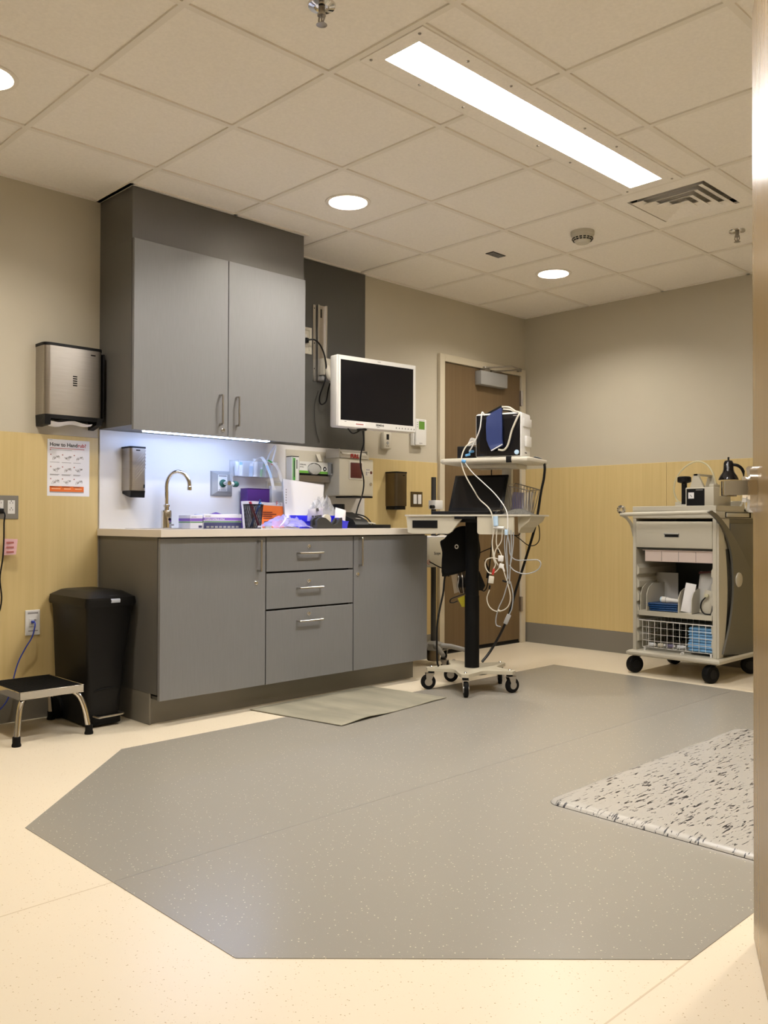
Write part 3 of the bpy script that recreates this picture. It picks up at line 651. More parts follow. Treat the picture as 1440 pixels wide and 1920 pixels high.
# clear wall bin full of breathing tubes
t = thing('clear_wall_bin', 'clear plastic wall bin holding airway supplies under the strip light', 'wall bin', (BX, 3.02, 1.215))
m = M(); y0, y1, zb, zt = 2.885, 3.165, 1.218, 1.315
m.box((BX+.0005, y0, zb), (.10, y1, zb+.003)).box((BX+.0005, y0, zb), (BX+.0035, y1, zt)).box((.097, y0, zb), (.10, y1, zt-.008)).box((BX, y0, zb), (.10, y0+.003, zt-.004)).box((BX, y1-.003, zb), (.10, y1, zt-.004)).box((BX, 2.985, zb), (.10, 2.988, zt-.01)).box((BX, 3.08, zb), (.10, 3.083, zt-.01)).build('tray', 'clear', t, smooth=False)
def pack(name, lab, c, sz, rot, mt, cat='packet', par=None):
    """a crinkled sealed packet"""
    o = M(); rr = random.Random(sum(map(ord, lab)))
    R_ = Euler(rot).to_matrix(); W_, H_, T_ = sz; a_ = rr.random()*6
    def fn(s_):
        def g_(u, v):
            e = math.sin(math.pi*u)**.5*math.sin(math.pi*v)**.5 if 0 < u < 1 and 0 < v < 1 else 0
            q = T_/2*e*s_*(1+.35*math.sin(9*u+a_)*math.sin(8*v+2*a_))
            return Vector(c)+R_ @ Vector(((u-.5)*W_, q, (v-.5)*H_))
        return g_
    o.grid(fn(1), 8, 8); o.grid(fn(-1), 8, 8); bmesh.ops.remove_doubles(o.bm, verts=o.bm.verts, dist=.00005)
    ob = o.build(name, mt, par)
    if par is None: tag(ob, lab, cat)
    return ob
mat('teal', (.03, .32, .34), .4); mat('sky', (.10, .32, .62), .45); mat('pale_blue', (.45, .62, .80), .5); mat('frost', (.86, .89, .94), .35, alpha=.8); mat('orange_red', (.70, .10, .03), .4)
def vial(lab, x, y, z0, h, r, mt, cap):
    t = thing('airway_tube', lab, 'tube', (x, y, z0))
    M().cyl((x, y, z0), (x+.004, y, z0+h*.8), r, seg=12).build('barrel', mt, t); M().cyl((x+.004, y, z0+h*.8), (x+.006, y, z0+h), r*.8, seg=12).build('cap', cap, t)
zf = zb+.0035
vial('white syringe tube with teal cap in the clear wall bin', .05, 2.935, zf, .08, .011, 'frost', 'teal')
vial('blue ended airway tube in the clear wall bin', .055, 3.005, zf, .075, .012, 'sky', 'frost')
vial('white bottle in the middle of the clear wall bin', .05, 3.035, zf, .105, .017, 'white_plastic', 'white_plastic')
vial('green marked tube at the front of the clear wall bin', .075, 3.063, zf, .055, .007, 'green', 'frost')
vial('green marked tall tube behind the white straps in the clear bin', .04, 3.107, zf, .10, .007, 'green', 'frost')
vial('clear tube with an orange red cap at the bin end', .06, 3.15, zf, .09, .007, 'frost', 'orange_red')
tag(pack('airway_packet', '', (.055, 2.908, zf+.042), (.03, .08, .03), (0, 0, math.pi/2), 'frost'), 'small clear sealed packet at the tap end of the clear bin', 'packet')
m = M()
def strap(P, w_):
    Q = catmull([Vector(p) for p in P], 6); mm_ = M()
    mm_.grid(lambda u, v: Q[min(int(u*(len(Q)-1)+.5), len(Q)-1)]+Vector((0.2*w_*(v-.5), w_*(v-.5), w_*.4*(v-.5))), len(Q)-1, 2, .0012); return mm_
t = thing('tube_strap', 'white tube holder strap with pale blue band hanging out of the clear bin', 'strap', (.12, 3.1, 1.13))
strap([(.06, 3.02, 1.30), (.085, 3.05, 1.335), (.115, 3.06, 1.31), (.125, 3.085, 1.25), (.125, 3.105, 1.20), (.125, 3.115, 1.16), (.125, 3.13, 1.145)], .016).build('strap_band', 'white_plastic', t)
strap([(.118, 3.063, 1.302), (.1275, 3.085, 1.25), (.1275, 3.1, 1.213)], .012).build('blue_band', 'pale_blue', t)
t = thing('tube_strap', 'white tube holder strap with green tip bent over the clear bin end', 'strap', (.12, 3.17, 1.14))
strap([(.07, 3.075, 1.318), (.10, 3.10, 1.318), (.12, 3.135, 1.29), (.125, 3.16, 1.25), (.125, 3.17, 1.215), (.125, 3.185, 1.18), (.125, 3.182, 1.145)], .016).build('strap_band', 'white_plastic', t)
strap([(.101, 3.095, 1.320), (.113, 3.115, 1.305)], .010).build('green_tip', 'green', t)
t = thing('curled_tube', 'curled white tubing rising from the clear bin to the strip light', 'tube', (.07, 3.13, 1.3))
M().tube([(.05, 3.115, 1.26), (.06, 3.125, 1.335), (.07, 3.15, 1.385), (.075, 3.165, 1.408), (.072, 3.172, 1.395), (.065, 3.165, 1.35), (.06, 3.155, 1.31)], .006, 8, smooth=5).build('tubing', 'frost', t)
# wall plate and box behind
t = thing('wall_plate', 'white outlet plate on the splashback behind the purple box', 'outlet', (BX, 3.25, 1.06))
M().box((BX, 3.148, 1.06), (BX+.006, 3.41, 1.20), .002, 1).build('plate', 'grey_plastic' if False else 'white_plastic', t)
M().box((BX+.006, 3.155, 1.067), (BX+.0065, 3.403, 1.193)).build('inset', 'cream_plastic', t)
o = tag(M().box((BX+.008, 3.160, CT), (.05, 3.272, 1.172), .003).build('paper_pad', 'paper'), 'upright pad of white paper between purple box and envelope', 'paper pad')
o = thing('purple_box', 'plain dark purple carton standing against the splashback', 'box', (.06, 3.0, CT))
M().box((.03, 2.950, CT), (.10, 3.108, 1.148), .002, 1).build('carton', 'purple', o, smooth=False)
M().box((.028, 2.949, 1.148), (.102, 3.109, 1.151), .001, 1).build('lid_flap', 'purple', o, smooth=False)
# specimen bag
mat('bag_film', (.78, .74, .74), .25, alpha=.75)
bx = .17
a, b = PX(456, 940, bx), PX(540, 943, bx)
t = thing('specimen_bag', 'clear specimen bag with an orange label leaning behind the pen cup', 'bag', (bx, 3.0, CT))
M().grid(lambda u, v: (bx-.02*v+.004*math.sin(8*u), a.y+(b.y-a.y)*u, CT+.001+(a.z-CT-.002*u)*v+.003*math.sin(7*u)*v), 14, 10, .0015).build('film', 'bag_film', t)
oa, ob_ = PX(492, 948, bx), PX(532, 990, bx)
M().grid(lambda u, v: (bx+.002-.02*v*.75+.004*math.sin(8*(.43+.47*u)), oa.y+(ob_.y-oa.y)*u, CT+.004+(oa.z-CT-.006*u)*v), 8, 4, .0006).build('orange_label', 'orange', t)
for k in range(4): M().box((bx-.008+.0006*k, oa.y+.008, CT+.055+.012*k), (bx-.0062+.0006*k, oa.y+.105-(k % 2)*.03, CT+.059+.012*k)).build('print_line', 'maroon', t)
q = PX(519, 947, bx)
words('F', .03, face_x((bx-.008, q.y, q.z)), 'print_red', 'print', t, .001); words('S', .03, face_x((bx-.008, q.y+.024, q.z)), 'print_grey', 'print', t, .001)
# pen cup
cx_, cy_ = .30, 2.846
t = thing('pen_cup', 'black wire mesh pen cup on the worktop', 'pen cup', (cx_, cy_, CT))
mat('mesh_black', (.012, .012, .014), .5, alpha=.55)
M().lathe((cx_, cy_, CT), [(.042, 0), (.054, .132)], 24, cap=False).build('mesh_wall', 'mesh_black', t)
m = M()
for k in range(24):
    for sg in (-1, 1):
        P = []
        for j in range(7):
            a = 2*math.pi*k/24+sg*j*.13; rr = .0425+.0115*j/6; P.append((cx_+rr*math.cos(a), cy_+rr*math.sin(a), CT+.004+.126*j/6))
        m.tube(P, .0008, 4)
m.build('mesh_wires', 'black_plastic', t)
M().loft([[(cx_+r_*math.cos(2*math.pi*k/24), cy_+r_*math.sin(2*math.pi*k/24), z_) for k in range(24)] for r_, z_ in ((.053, CT+.128), (.0565, CT+.128), (.0565, CT+.134), (.053, CT+.134))], False, True).lathe((cx_, cy_, CT), [(.044, 0), (.044, .006)], 24).build('rim', 'black_plastic', t)
M().box((cx_+.037, cy_+.0, CT+.006), (cx_+.046, cy_+.028, CT+.016), .001, 1).build('price_tab', 'white_plastic', t)
def pen(lab, p0, p1, mt, tip, r=.0045):
    t = thing('pen', lab, 'pen', p0, group='pens in the mesh cup'); p0, p1 = Vector(p0), Vector(p1)
    M().cyl(p0, p0+(p1-p0)*.82, r, seg=10).build('barrel', mt, t); M().cyl(p0+(p1-p0)*.82, p1, r*1.1, seg=10).build('cap', tip, t)
mat('pen_red', (.35, .02, .05), .35); mat('pen_blue', (.02, .06, .20), .35)
pen('red pen leaning in the black mesh cup', (cx_+.022, cy_+.024, CT+.008), (cx_+.030, cy_-.044, CT+.146), 'pen_red', 'pen_red', .007)
pen('blue pen standing in the black mesh cup', (cx_+.0, cy_-.022, CT+.008), (cx_+.02, cy_+.038, CT+.142), 'pen_blue', 'sky')
pen('dark blue pen tallest in the black mesh cup', (cx_-.015, cy_+.0, CT+.008), (cx_-.005, cy_+.052, CT+.160), 'pen_blue', 'pen_blue', .005)
pen('maroon pen at the back of the black mesh cup', (cx_-.02, cy_+.018, CT+.008), (cx_-.034, cy_+.004, CT+.145), 'maroon', 'pen_red')
# small white pot
t = thing('small_pot', 'small white plastic pot between pen cup and clear packet', 'pot', (.33, 2.925, CT))
M().lathe((.33, 2.925, CT), [(.019, 0), (.021, .03), (.021, .032)], 16).build('pot', 'white_plastic', t); M().lathe((.33, 2.925, CT+.032), [(.023, 0), (.023, .008), (.02, .009)], 16).build('lid', 'maroon', t)
# white envelope / document
bx = .20
pl = [PX(*p, bx) for p in ((541, 897), (617, 909), (612, 935), (606, 992), (536, 992))]
for p in pl[-2:]: p.z = CT+.0005
for k, p in enumerate(pl): p.x = bx-.05*(p.z-CT)/.28
t = thing('white_envelope', 'large white paper folder standing slanted on the worktop', 'folder', (bx, 3.3, CT))
M().prism(pl, (-.004, 0, 0)).build('back_sheet', 'paper', t, smooth=False)
q = [PX(*p, bx+.004) for p in ((541, 897), (548, 900), (556, 920), (552, 992), (536, 992))]
for p in q[-2:]: p.z = CT+.0005
for p in q: p.x = bx+.003-.05*(p.z-CT)/.28
M().prism(q, (.0012, 0, 0)).build('fold', 'paper', t, smooth=False)
for k in range(6): p = PX(545-k*.6, 918+k*5, bx+.006); M().box((bx+.002-.05*(p.z-CT)/.28, p.y-.003, p.z-.005), (bx+.0048-.05*(p.z-CT)/.28, p.y+.003, p.z+.005)).build('print_mark', 'print_grey', t)
# crinkled clear packet with a metal instrument
def crinkle(name, lab, x0, x1, y0, y1, z0, h, mt, seed, cat='bag', par=None):
    rr = random.Random(seed); n = 16
    hh = [[rr.random() for _ in range(n+1)] for _ in range(n+1)]
    o = M()
    o.grid(lambda u, v: (x0+(x1-x0)*u+.008*(hh[int(v*n)][int(u*n)]-.5), y0+(y1-y0)*v+.008*(hh[int(u*n)][int(v*n)]-.5), z0+.001+h*(math.sin(math.pi*min(max(u, .02), .98))**.6*math.sin(math.pi*min(max(v, .02), .98))**.5)*(.55+.45*hh[int(u*n)][int(v*n)])), n, n, .0006)
    ob = o.build(name, mt, par, angle=.3)
    if par is None: tag(ob, lab, cat)
    return ob
a, b = PX(500, 985, .45), PX(569, 985, .45)
crinkle('clear_packet', 'crinkled clear violet packet holding a steel instrument, before the envelope', .36, .53, a.y, b.y, CT, .085, 'clear_violet', 3, 'packet')
t = thing('steel_instrument', 'looped steel instrument inside the crinkled violet packet', 'instrument', (.45, (a.y+b.y)/2, CT+.003))
my = (a.y+b.y)/2
M().tube([(.46, my-.05, CT+.012), (.46, my-.02, CT+.035), (.455, my+.005, CT+.06), (.45, my+.03, CT+.055), (.45, my+.02, CT+.025), (.455, my-.01, CT+.015), (.46, my+.04, CT+.008), (.46, my+.07, CT+.006)], .004, 8, smooth=5).build('loop', 'chrome', t)
M().tube([(.47, my-.05, CT+.005), (.47, my+.08, CT+.005)], .003, 8).build('rod', 'chrome', t)
# blue bins
def bin_box(lab, x0, x1, y0, y1, h):
    t = thing('blue_bin', lab, 'storage bin', ((x0+x1)/2, (y0+y1)/2, CT)); th = .0025
    m = M()
    m.box((x0, y0, CT), (x1, y1, CT+th)).box((x0, y0, CT), (x0+th, y1, CT+h))
    for yy in (y0, y1-th): m.prism([(x0, yy, CT), (x1, yy, CT), (x1+.012, yy, CT+h*.55), (x1-.04, yy, CT+h*.62), (x1-.055, yy, CT+h), (x0, yy, CT+h)], (0, th, 0))
    m.prism([(x1, y0, CT), (x1+.012, y0, CT+h*.55), (x1+.010, y0, CT+h*.55), (x1-.002, y0, CT)], (0, y1-y0, 0))
    m.build('shell', 'blue_bin', t, smooth=False)
    M().box((x0, y0-.0015, CT+h-.006), (x1-.055, y0, CT+h)).box((x0, y1, CT+h-.006), (x1-.055, y1+.0015, CT+h)).box((x1+.009, y0, CT+h*.52), (x1+.016, y1, CT+h*.57)).build('rim', 'blue_bin', t, smooth=False)
    return t
a, b = PX(566, 985, .42), PX(612, 985, .42); aa = a
bin_box('blue plastic storage bin next to the clear violet packet', .30, .42, a.y, b.y, .075)
c, d = PX(614, 985, .42), PX(651, 985, .42); cc = c
bin_box('blue plastic storage bin beside the black machine', .30, .42, c.y, d.y, .075)
q0, q1 = PX(592, 960, .36), PX(638, 962, .36)
t = thing('label_packet', 'white packet with black print tilted in the blue bin', 'packet', (.355, q0.y, CT+.06))
pack('pouch', 'pk1', (.355, q0.y, CT+.075), (.115, .085, .012), (.25, -.12, math.pi/2), 'paper', par=t)
M().rbox((.373, q0.y+.008, CT+.070), (.0008, .055, .012), (.12, -.25, 0)).rbox((.373, q0.y-.032, CT+.068), (.0008, .016, .012), (.12, -.25, 0)).rbox((.370, q0.y+.005, CT+.108), (.0008, .018, .018), (.12, -.25, 0)).build('print', 'chalk_text', t)
pack('paper_packet', 'white paper packet standing in the blue bin by the black machine', (.36, q1.y, CT+.07), (.085, .095, .018), (-.15, .2, math.pi/2), 'paper')
o = tag(M().box((.305, b.y-.034, CT+.003), (.33, b.y-.006, CT+.085), .001, 1).build('small_carton', 'paper', smooth=False), 'small white carton upright in the blue bin end', 'carton')
# clear rolled plastic behind the bins
a, b = PX(574, 960, .25), PX(632, 960, .25)
crinkle('clear_bag', 'crumpled clear plastic bag behind the blue bins', .212, .288, a.y, b.y, CT, .215, 'clear', 11)
# bottle with black lid
p = PX(639, 940, .17)
t = thing('lidded_jar', 'small clear jar with a black lid below the sharps box', 'jar', (.15, p.y, CT))
M().lathe((.15, p.y, CT), [(.034, 0), (.036, .01), (.036, .105), (.032, .115)], 24).build('jar', 'clear', t); M().lathe((.15, p.y, CT+.115), [(.038, 0), (.038, .032), (.035, .034)], 24).build('lid', 'black_plastic', t)
# tape dispenser
a, b = PX(588, 988, .50), PX(635, 988, .50); y0, y1 = a.y, b.y; L_ = y1-y0
t = thing('tape_dispenser', 'dark grey desk tape dispenser in front of the blue bins', 'tape dispenser', (.50, (y0+y1)/2, CT))
mat('tape_grey', (.035, .034, .032), .45)
prof = [(0, 0), (1, 0), (1.0, .062), (.93, .055), (.82, .030), (.70, .022), (.58, .028), (.46, .046), (.34, .060), (.20, .064), (.07, .058), (0, .045)]
M().prism([(.47, y0+L_*u, CT+z_) for u, z_ in prof], (.018, 0, 0)).prism([(.512, y0+L_*u, CT+z_) for u, z_ in prof], (.018, 0, 0)).box((.488, y0+.004, CT), (.512, y1-.004, CT+.020)).build('body', 'tape_grey', t, smooth=False)
M().lathe((.489, y0+L_*.5, CT+.052), [(.012, 0), (.028, .001), (.028, .021), (.012, .022)], 24, (1, 0, 0)).build('tape_roll', 'cream_plastic', t, label='cream tape roll')
M().box((.486, y1-.008, CT+.02), (.514, y1-.002, CT+.062)).build('cutter', 'steel', t)
# black machine with cables
a, b = PX(651, 985, .34), PX(716, 985, .34)
t = thing('black_machine', 'low black electronic device at the worktop end under the sharps box', 'device', (.32, (a.y+b.y)/2, CT))
y0 = a.y+.004; y1 = min(b.y, 3.925)
M().box((.20, y0, CT), (.42, y1, CT+.022), .004).build('base', 'black_plastic', t)
M().prism([(.20, y0+.01, CT+.0225), (.40, y0+.01, CT+.0225), (.38, y0+.01, CT+.05), (.25, y0+.01, CT+.098), (.20, y0+.01, CT+.098)], (0, .11, 0)).build('head', 'black_plastic', t)
for k in range(4): M().box((.385, y0+.02+k*.022, CT+.026), (.392, y0+.034+k*.022, CT+.033)).build('button', 'grey_plastic', t)
M().tube([(.22, y0+.10, CT+.09), (.24, y0+.17, CT+.085), (.26, y0+.22, CT+.07), (.28, y0+.245, CT+.04), (.30, y0+.245, CT+.0235)], .0042, 8, smooth=5).tube([(.25, y0+.08, CT+.075), (.30, y0+.13, CT+.07), (.33, y0+.16, CT+.04), (.34, y0+.19, CT+.026)], .006, 8, smooth=5).build('cord', 'black_plastic', t)
M().tube([(.30, y0+.13, CT+.026), (.33, y0+.17, CT+.034), (.35, y0+.22, CT+.026)], .005, 8, smooth=4).tube([(.33, y0+.02, CT+.06), (.36, y0+.08, CT+.055), (.39, y0+.14, CT+.027)], .0035, 8, smooth=4).build('white_lead', 'cream_plastic', t)
# glove rack on the wall
t = thing('glove_rack', 'white metal wall rack holding the two cartons of grey gloves', 'rack', (BX, 3.45, 1.21))
RF = .070; ra, rb = PX(547, 855, RF).y, 3.595; rm = PX(561, 855, RF).y-ra
M().box((BX+.0005, ra, 1.372), (.014, rb+.03, 1.40)).box((BX+.0005, ra, 1.205), (.013, rb, 1.372)).build('back_plate', 'cream_plastic', t, smooth=False)
M().box((.013, ra, 1.205), (RF+.006, rb, 1.208)).box((RF+.003, ra+rm, 1.208), (RF+.006, rb, 1.243)).build('ledge', 'brushed', t, smooth=False)
M().prism([(.015, rb-.065, 1.385), (.015, rb-.03, 1.385), (RF, rb-.06, 1.335), (RF, rb-.085, 1.335)], (0, 0, -.002)).build('clip', 'cream_plastic', t, smooth=False)
mat('glove_lime', (.14, .38, .05), .5); mat('carton_white', (.70, .70, .66), .5); mat('glove_grey', (.36, .36, .33), .7)
t = thing('glove_carton', 'upright white and green carton of gloves at the end of the wall rack', 'glove box', (.04, ra+rm/2, 1.208))
e = rm-.002
M().box((.0145, ra+.001, 1.2085), (RF, ra+e, 1.352), .001, 1).build('carton', 'carton_white', t, smooth=False)
M().box((.0145, ra+.001, 1.352), (RF, ra+e, 1.357)).build('top', 'black_matte', t, smooth=False)
M().box((RF, ra+e*.10, 1.21), (RF+.0004, ra+e*.18, 1.35)).box((RF, ra+e*.22, 1.21), (RF+.0004, ra+e*.5, 1.345)).build('green_stripe', 'green', t, smooth=False)
M().box((RF+.0004, ra+e*.30, 1.23), (RF+.0007, ra+e*.42, 1.33)).box((RF, ra+e*.66, 1.28), (RF+.0004, ra+e*.78, 1.335)).build('print', 'chalk_text', t, smooth=False)
ga, gb = ra+rm+.001, PX(615, 870, RF).y
t = thing('glove_carton', 'white carton of grey gloves with green stripe and oval opening on the wall rack', 'glove box', (.04, (ga+gb)/2, 1.208))
M().box((.0145, ga, 1.2085), (RF, gb, 1.328), .001, 1).build('carton', 'carton_white', t, smooth=False)
M().box((RF+.0001, ga, 1.257), (RF+.0005, gb, 1.272)).build('green_stripe', 'glove_lime', t, smooth=False)
M().box((RF+.0001, ga, 1.2095), (RF+.0005, gb, 1.2565)).build('dark_band', 'black_matte', t, smooth=False)
oy, oz = ga+(gb-ga)*.52, 1.288
g_ = M(); g_.loft([[(RF+.0004+dx, oy+ry_*math.cos(2*math.pi*k/28), oz-dz+rz_*math.sin(2*math.pi*k/28)) for k in range(28)] for ry_, rz_, dx, dz in ((.055, .034, 0, 0), (.055, .034, .0012, 0))]).build('opening', 'black_matte', t)
g_ = M(); g_.loft([[(RF+.0017+dx, oy-.003+ry_*math.cos(2*math.pi*k/28), oz-.005+rz_*math.sin(2*math.pi*k/28)*(1+.05*math.sin(2*k))) for k in range(28)] for ry_, rz_, dx in ((.053, .035, 0), (.047, .031, .008), (.02, .014, .013))]).build('bunched_glove', 'glove_grey', t)
words('STERLING', .011, face_x((RF+.0004, ga+.004, 1.305)), 'chalk_text', 'print', t, .0003); words('NITRILE', .009, face_x((RF+.0004, ga+.004, 1.291)), 'chalk_text', 'print', t, .0002)
M().lathe((RF+.0002, gb-.027, 1.288), [(.014, 0), (.014, .0006)], 20, (1, 0, 0)).build('size_disc', 'black_matte', t); words('M', .016, face_x((RF+.0012, gb-.0335, 1.282)), 'paper', 'print', t, .0008)
# sharps container
t = thing('sharps_container', 'cream locked sharps box with a maroon window on the wall by the glove rack', 'sharps box', (BX, 3.74, 1.117))
sa, sb = 3.60, 3.893
M().box((.0135, sa, 1.122), (.16, sb, 1.358), .006).build('cabinet', 'putty', t)
M().box((.014, sa+.10, 1.112), (.165, sb-.01, 1.1215)).build('bottom_tray', 'black_plastic', t)
M().box((.16, 3.679, 1.225), (.164, 3.800, 1.345), .002, 1).build('window_frame', 'cream_plastic', t)
M().box((.1642, 3.690, 1.236), (.167, 3.785, 1.332), .003).build('window', 'maroon', t, label='dark maroon window')
M().lathe((.16, 3.868, 1.20), [(.011, 0), (.011, .004), (.007, .006)], 16, (1, 0, 0)).build('lock', 'chrome', t)
M().box((.16, 3.822, 1.25), (.1606, 3.872, 1.30)).build('warning_label', 'cream_plastic', t); M().box((.1606, 3.828, 1.288), (.161, 3.860, 1.296)).box((.1606, 3.826, 1.256), (.161, 3.838, 1.28)).box((.1606, 3.842, 1.272), (.161, 3.855, 1.278)).build('label_print', 'print_grey', t)
M().lathe((.1606, 3.872, 1.275), [(.010, 0), (.010, .0006)], 16, (1, 0, 0)).build('biohazard_mark', 'maroon', t)
M().box((.0135, sa-.018, 1.25), (.10, sa-.001, 1.33), .003).build('hinge_bracket', 'grey_plastic', t)
for k in range(3): M().box((.1, sa-.0165+k*.005, 1.26), (.1006, sa-.0135+k*.005, 1.32)).build('bracket_slot', 'black_matte', t)
l_ = M().prism([(.03, 3.605, 1.359), (.165, 3.605, 1.359), (.16, 3.605, 1.385), (.10, 3.605, 1.405), (.03, 3.605, 1.41)], (0, .245, 0)).build('flip_lid', 'cream_plastic', t)
M().cyl((.14, 3.62, 1.378), (.14, 3.83, 1.378), .024, seg=20).build('lid_drum', 'cream_plastic', t, label='cream lid drum marked FULL')
M().box((.03, 3.598, 1.358), (.16, 3.608, 1.415), .003).build('lid_end', 'cream_plastic', t); M().box((.03, 3.838, 1.358), (.16, 3.850, 1.41), .003).build('lid_end', 'cream_plastic', t)
words('FULL', .034, Matrix.Translation((.1665, 3.688, 1.362)) @ Matrix.Rotation(0, 4, 'Y') @ face_x((0, 0, 0)), 'red', 'full_mark', t, .002)
# ================================================================== monitor and wall controls past the cabinets
PXW = .012
t = thing('recessed_outlet', 'cream recessed outlet on the dark panel behind the wall cabinet', 'outlet', (PXW, 3.44, 2.0))
M().loft([[(PXW+d_, 3.38+e, 2.003+e), (PXW+d_, 3.492-e, 2.003+e), (PXW+d_, 3.492-e, 2.172-e), (PXW+d_, 3.38+e, 2.172-e)] for e, d_ in ((0, 0), (.002, .008), (.018, .008), (.022, .002))], False).box((PXW, 3.40, 2.022), (PXW+.002, 3.472, 2.152)).build('frame', 'cream_plastic', t, smooth=False)
M().box((PXW+.002, 3.41, 2.05), (PXW+.006, 3.452, 2.125), .001, 1).build('socket', 'white_plastic', t)
t = thing('monitor_wall_track', 'light metal vertical wall track for the monitor arm', 'wall track', (PXW, 3.55, 1.84))
M().box((PXW, 3.503, 1.842), (PXW+.006, 3.523, 2.322)).box((PXW, 3.532, 1.845), (PXW+.022, 3.541, 2.324)).box((PXW, 3.541, 1.845), (PXW+.008, 3.597, 2.324)).box((PXW, 3.597, 1.85), (PXW+.022, 3.606, 2.326)).build('rail', 'steel', t, smooth=False)
M().box((PXW+.008, 3.548, 1.85), (PXW+.014, 3.575, 2.318)).build('centre_strip', 'brushed', t, smooth=False)
M().box((PXW+.0142, 3.555, 2.245), (PXW+.0147, 3.567, 2.30)).build('slot', 'dark_gap', t)
for z_ in (1.92, 2.08, 2.30): M().lathe((PXW+.006, 3.513, z_), [(.004, 0), (.003, .002)], 8, (1, 0, 0)).build('screw', 'dark_gap', t)
M().box((PXW+.012, 3.545, 1.88), (PXW+.060, 3.602, 1.985), .003).build('carriage', 'cream_plastic', t)
M().box((PXW+.010, 3.55, 1.846), (PXW+.045, 3.60, 1.876), .003).build('end_stop', 'grey_plastic', t)
# monitor
MA = math.radians(-6.0)
mc = Vector((.395, 3.372, 1.73))                   # left front corner of the case (middle height)
t = thing('wall_monitor', 'white framed flat monitor with a dark screen on a wall arm', 'monitor', mc, MA)
mw, mh, md = .605, .425, .075
def MB_(a, b, bev=0): return M().box(a, b, bev)
M().box((-md, 0, -mh/2), (0, mw, mh/2), .010, 3).build('case', 'white_plastic', t, local=True)
M().box((.0002, .022, -mh/2+.040), (.0012, mw-.022, mh/2-.028)).build('screen', 'black_gloss', t, local=True, smooth=False, label='dark glossy screen')
m = M()
for a, b in (((0, .006, -mh/2+.004), (.005, .022, mh/2-.004)), ((0, mw-.022, -mh/2+.004), (.005, mw-.006, mh/2-.004)), ((0, .022, -mh/2+.004), (.005, mw-.022, -mh/2+.040)), ((0, .022, mh/2-.028), (.005, mw-.022, mh/2-.004))): m.box(a, b)
m.build('bezel', 'white_plastic', t, local=True, smooth=False)
words('SIEMENS', .017, wm(t) @ face_x((.0052, mw*.47, -mh/2+.020)), 'chalk_text', 'maker_print', t, .0005)
M().box((.005, mw*.485, -mh/2+.012), (.0054, mw*.52, -mh/2+.015)).box((.005, .05, -mh/2+.03), (.0054, .065, -mh/2+.034)).box((.005, mw*.49, mh/2-.017), (.0054, mw*.53, mh/2-.013)).build('print', 'print_grey', t, local=True)
M().box((.005, .125, -mh/2+.012), (.0055, .205, -mh/2+.032)).build('sticker', 'paper', t, local=True); M().box((.0055, .133, -mh/2+.019), (.0058, .19, -mh/2+.025)).build('sticker_print', 'print_red', t, local=True)
for k in range(7): M().lathe((.005, mw*.735+k*.024, -mh/2+.020), [(.005, 0), (.004, .002)], 10, (1, 0, 0)).build('button', 'grey_plastic', t, local=True)
M().lathe((-md-.06, .14, .03), [(.095, 0), (.095, .03), (.09, .06)], 28, (1, 0, 0)).build('back_hub', 'cream_plastic', t, local=True)
w0 = wm(t).inverted() @ Vector((PXW+.06, 3.574, 1.93)); hub = Vector((-md-.062, .14, .03))
M().tube([w0, (w0.x+.05, w0.y-.01, .12), (hub.x-.03, .10, .08), hub], .022, 12, smooth=4).build('arm', 'cream_plastic', t, local=True)
M().lathe((-md/2, .21, -mh/2-.008), [(.03, 0), (.034, .01)], 16).build('cable_gland', 'black_plastic', t, local=True)
t = thing('monitor_power_cord', 'black cord looping from the recessed outlet behind the monitor', 'cord', (.05, 3.5, 1.6))
M().box((PXW+.007, 3.42, 2.066), (.05, 3.444, 2.098), .004).build('plug', 'black_plastic', t)
M().tube([(.05, 3.432, 2.083), (.075, 3.47, 2.085), (.08, 3.515, 2.05), (.085, 3.545, 1.98), (.085, 3.555, 1.90), (.08, 3.54, 1.82), (.06, 3.525, 1.75), (.05, 3.53, 1.71), (.05, 3.55, 1.695), (.05, 3.585, 1.72), (.055, 3.60, 1.80), (.095, 3.605, 1.90), (.12, 3.60, 1.95), (.17, 3.585, 1.93)], .005, 8, smooth=6).build('cord', 'black_plastic', t)
t = thing('hanging_cable', 'thin grey cable hanging down the dark wall panel', 'cable', (.02, 3.53, 1.45))
M().tube([(.040, 3.528, 1.78), (.018, 3.518, 1.70), (.017, 3.52, 1.60), (.017, 3.535, 1.52), (.017, 3.56, 1.46)], .0028, 6, smooth=5).build('cord', 'tape_grey', t)
t = thing('video_cable', 'black cable hanging from the monitor down past the sharps box', 'cable', (.36, 3.6, .96))
P = [PX(*p, v) for p, v in (((652, 803), .36), ((660, 812), .37), ((668, 811), .37), ((676, 806), .36), ((681, 802), .35))]
M().tube(P, .004, 8, smooth=5).build('loop', 'black_plastic', t)
P = [PX(*p, v) for p, v in (((680, 800), .35), ((682, 830), .32), ((677, 850), .29), ((676, 872), .27), ((682, 900), .26), ((680, 925), .26), ((672, 948), .27), ((668, 955), .28))]
P[-1].z = CT+.09
M().tube(P, .0045, 8, smooth=5).build('cord', 'black_plastic', t)
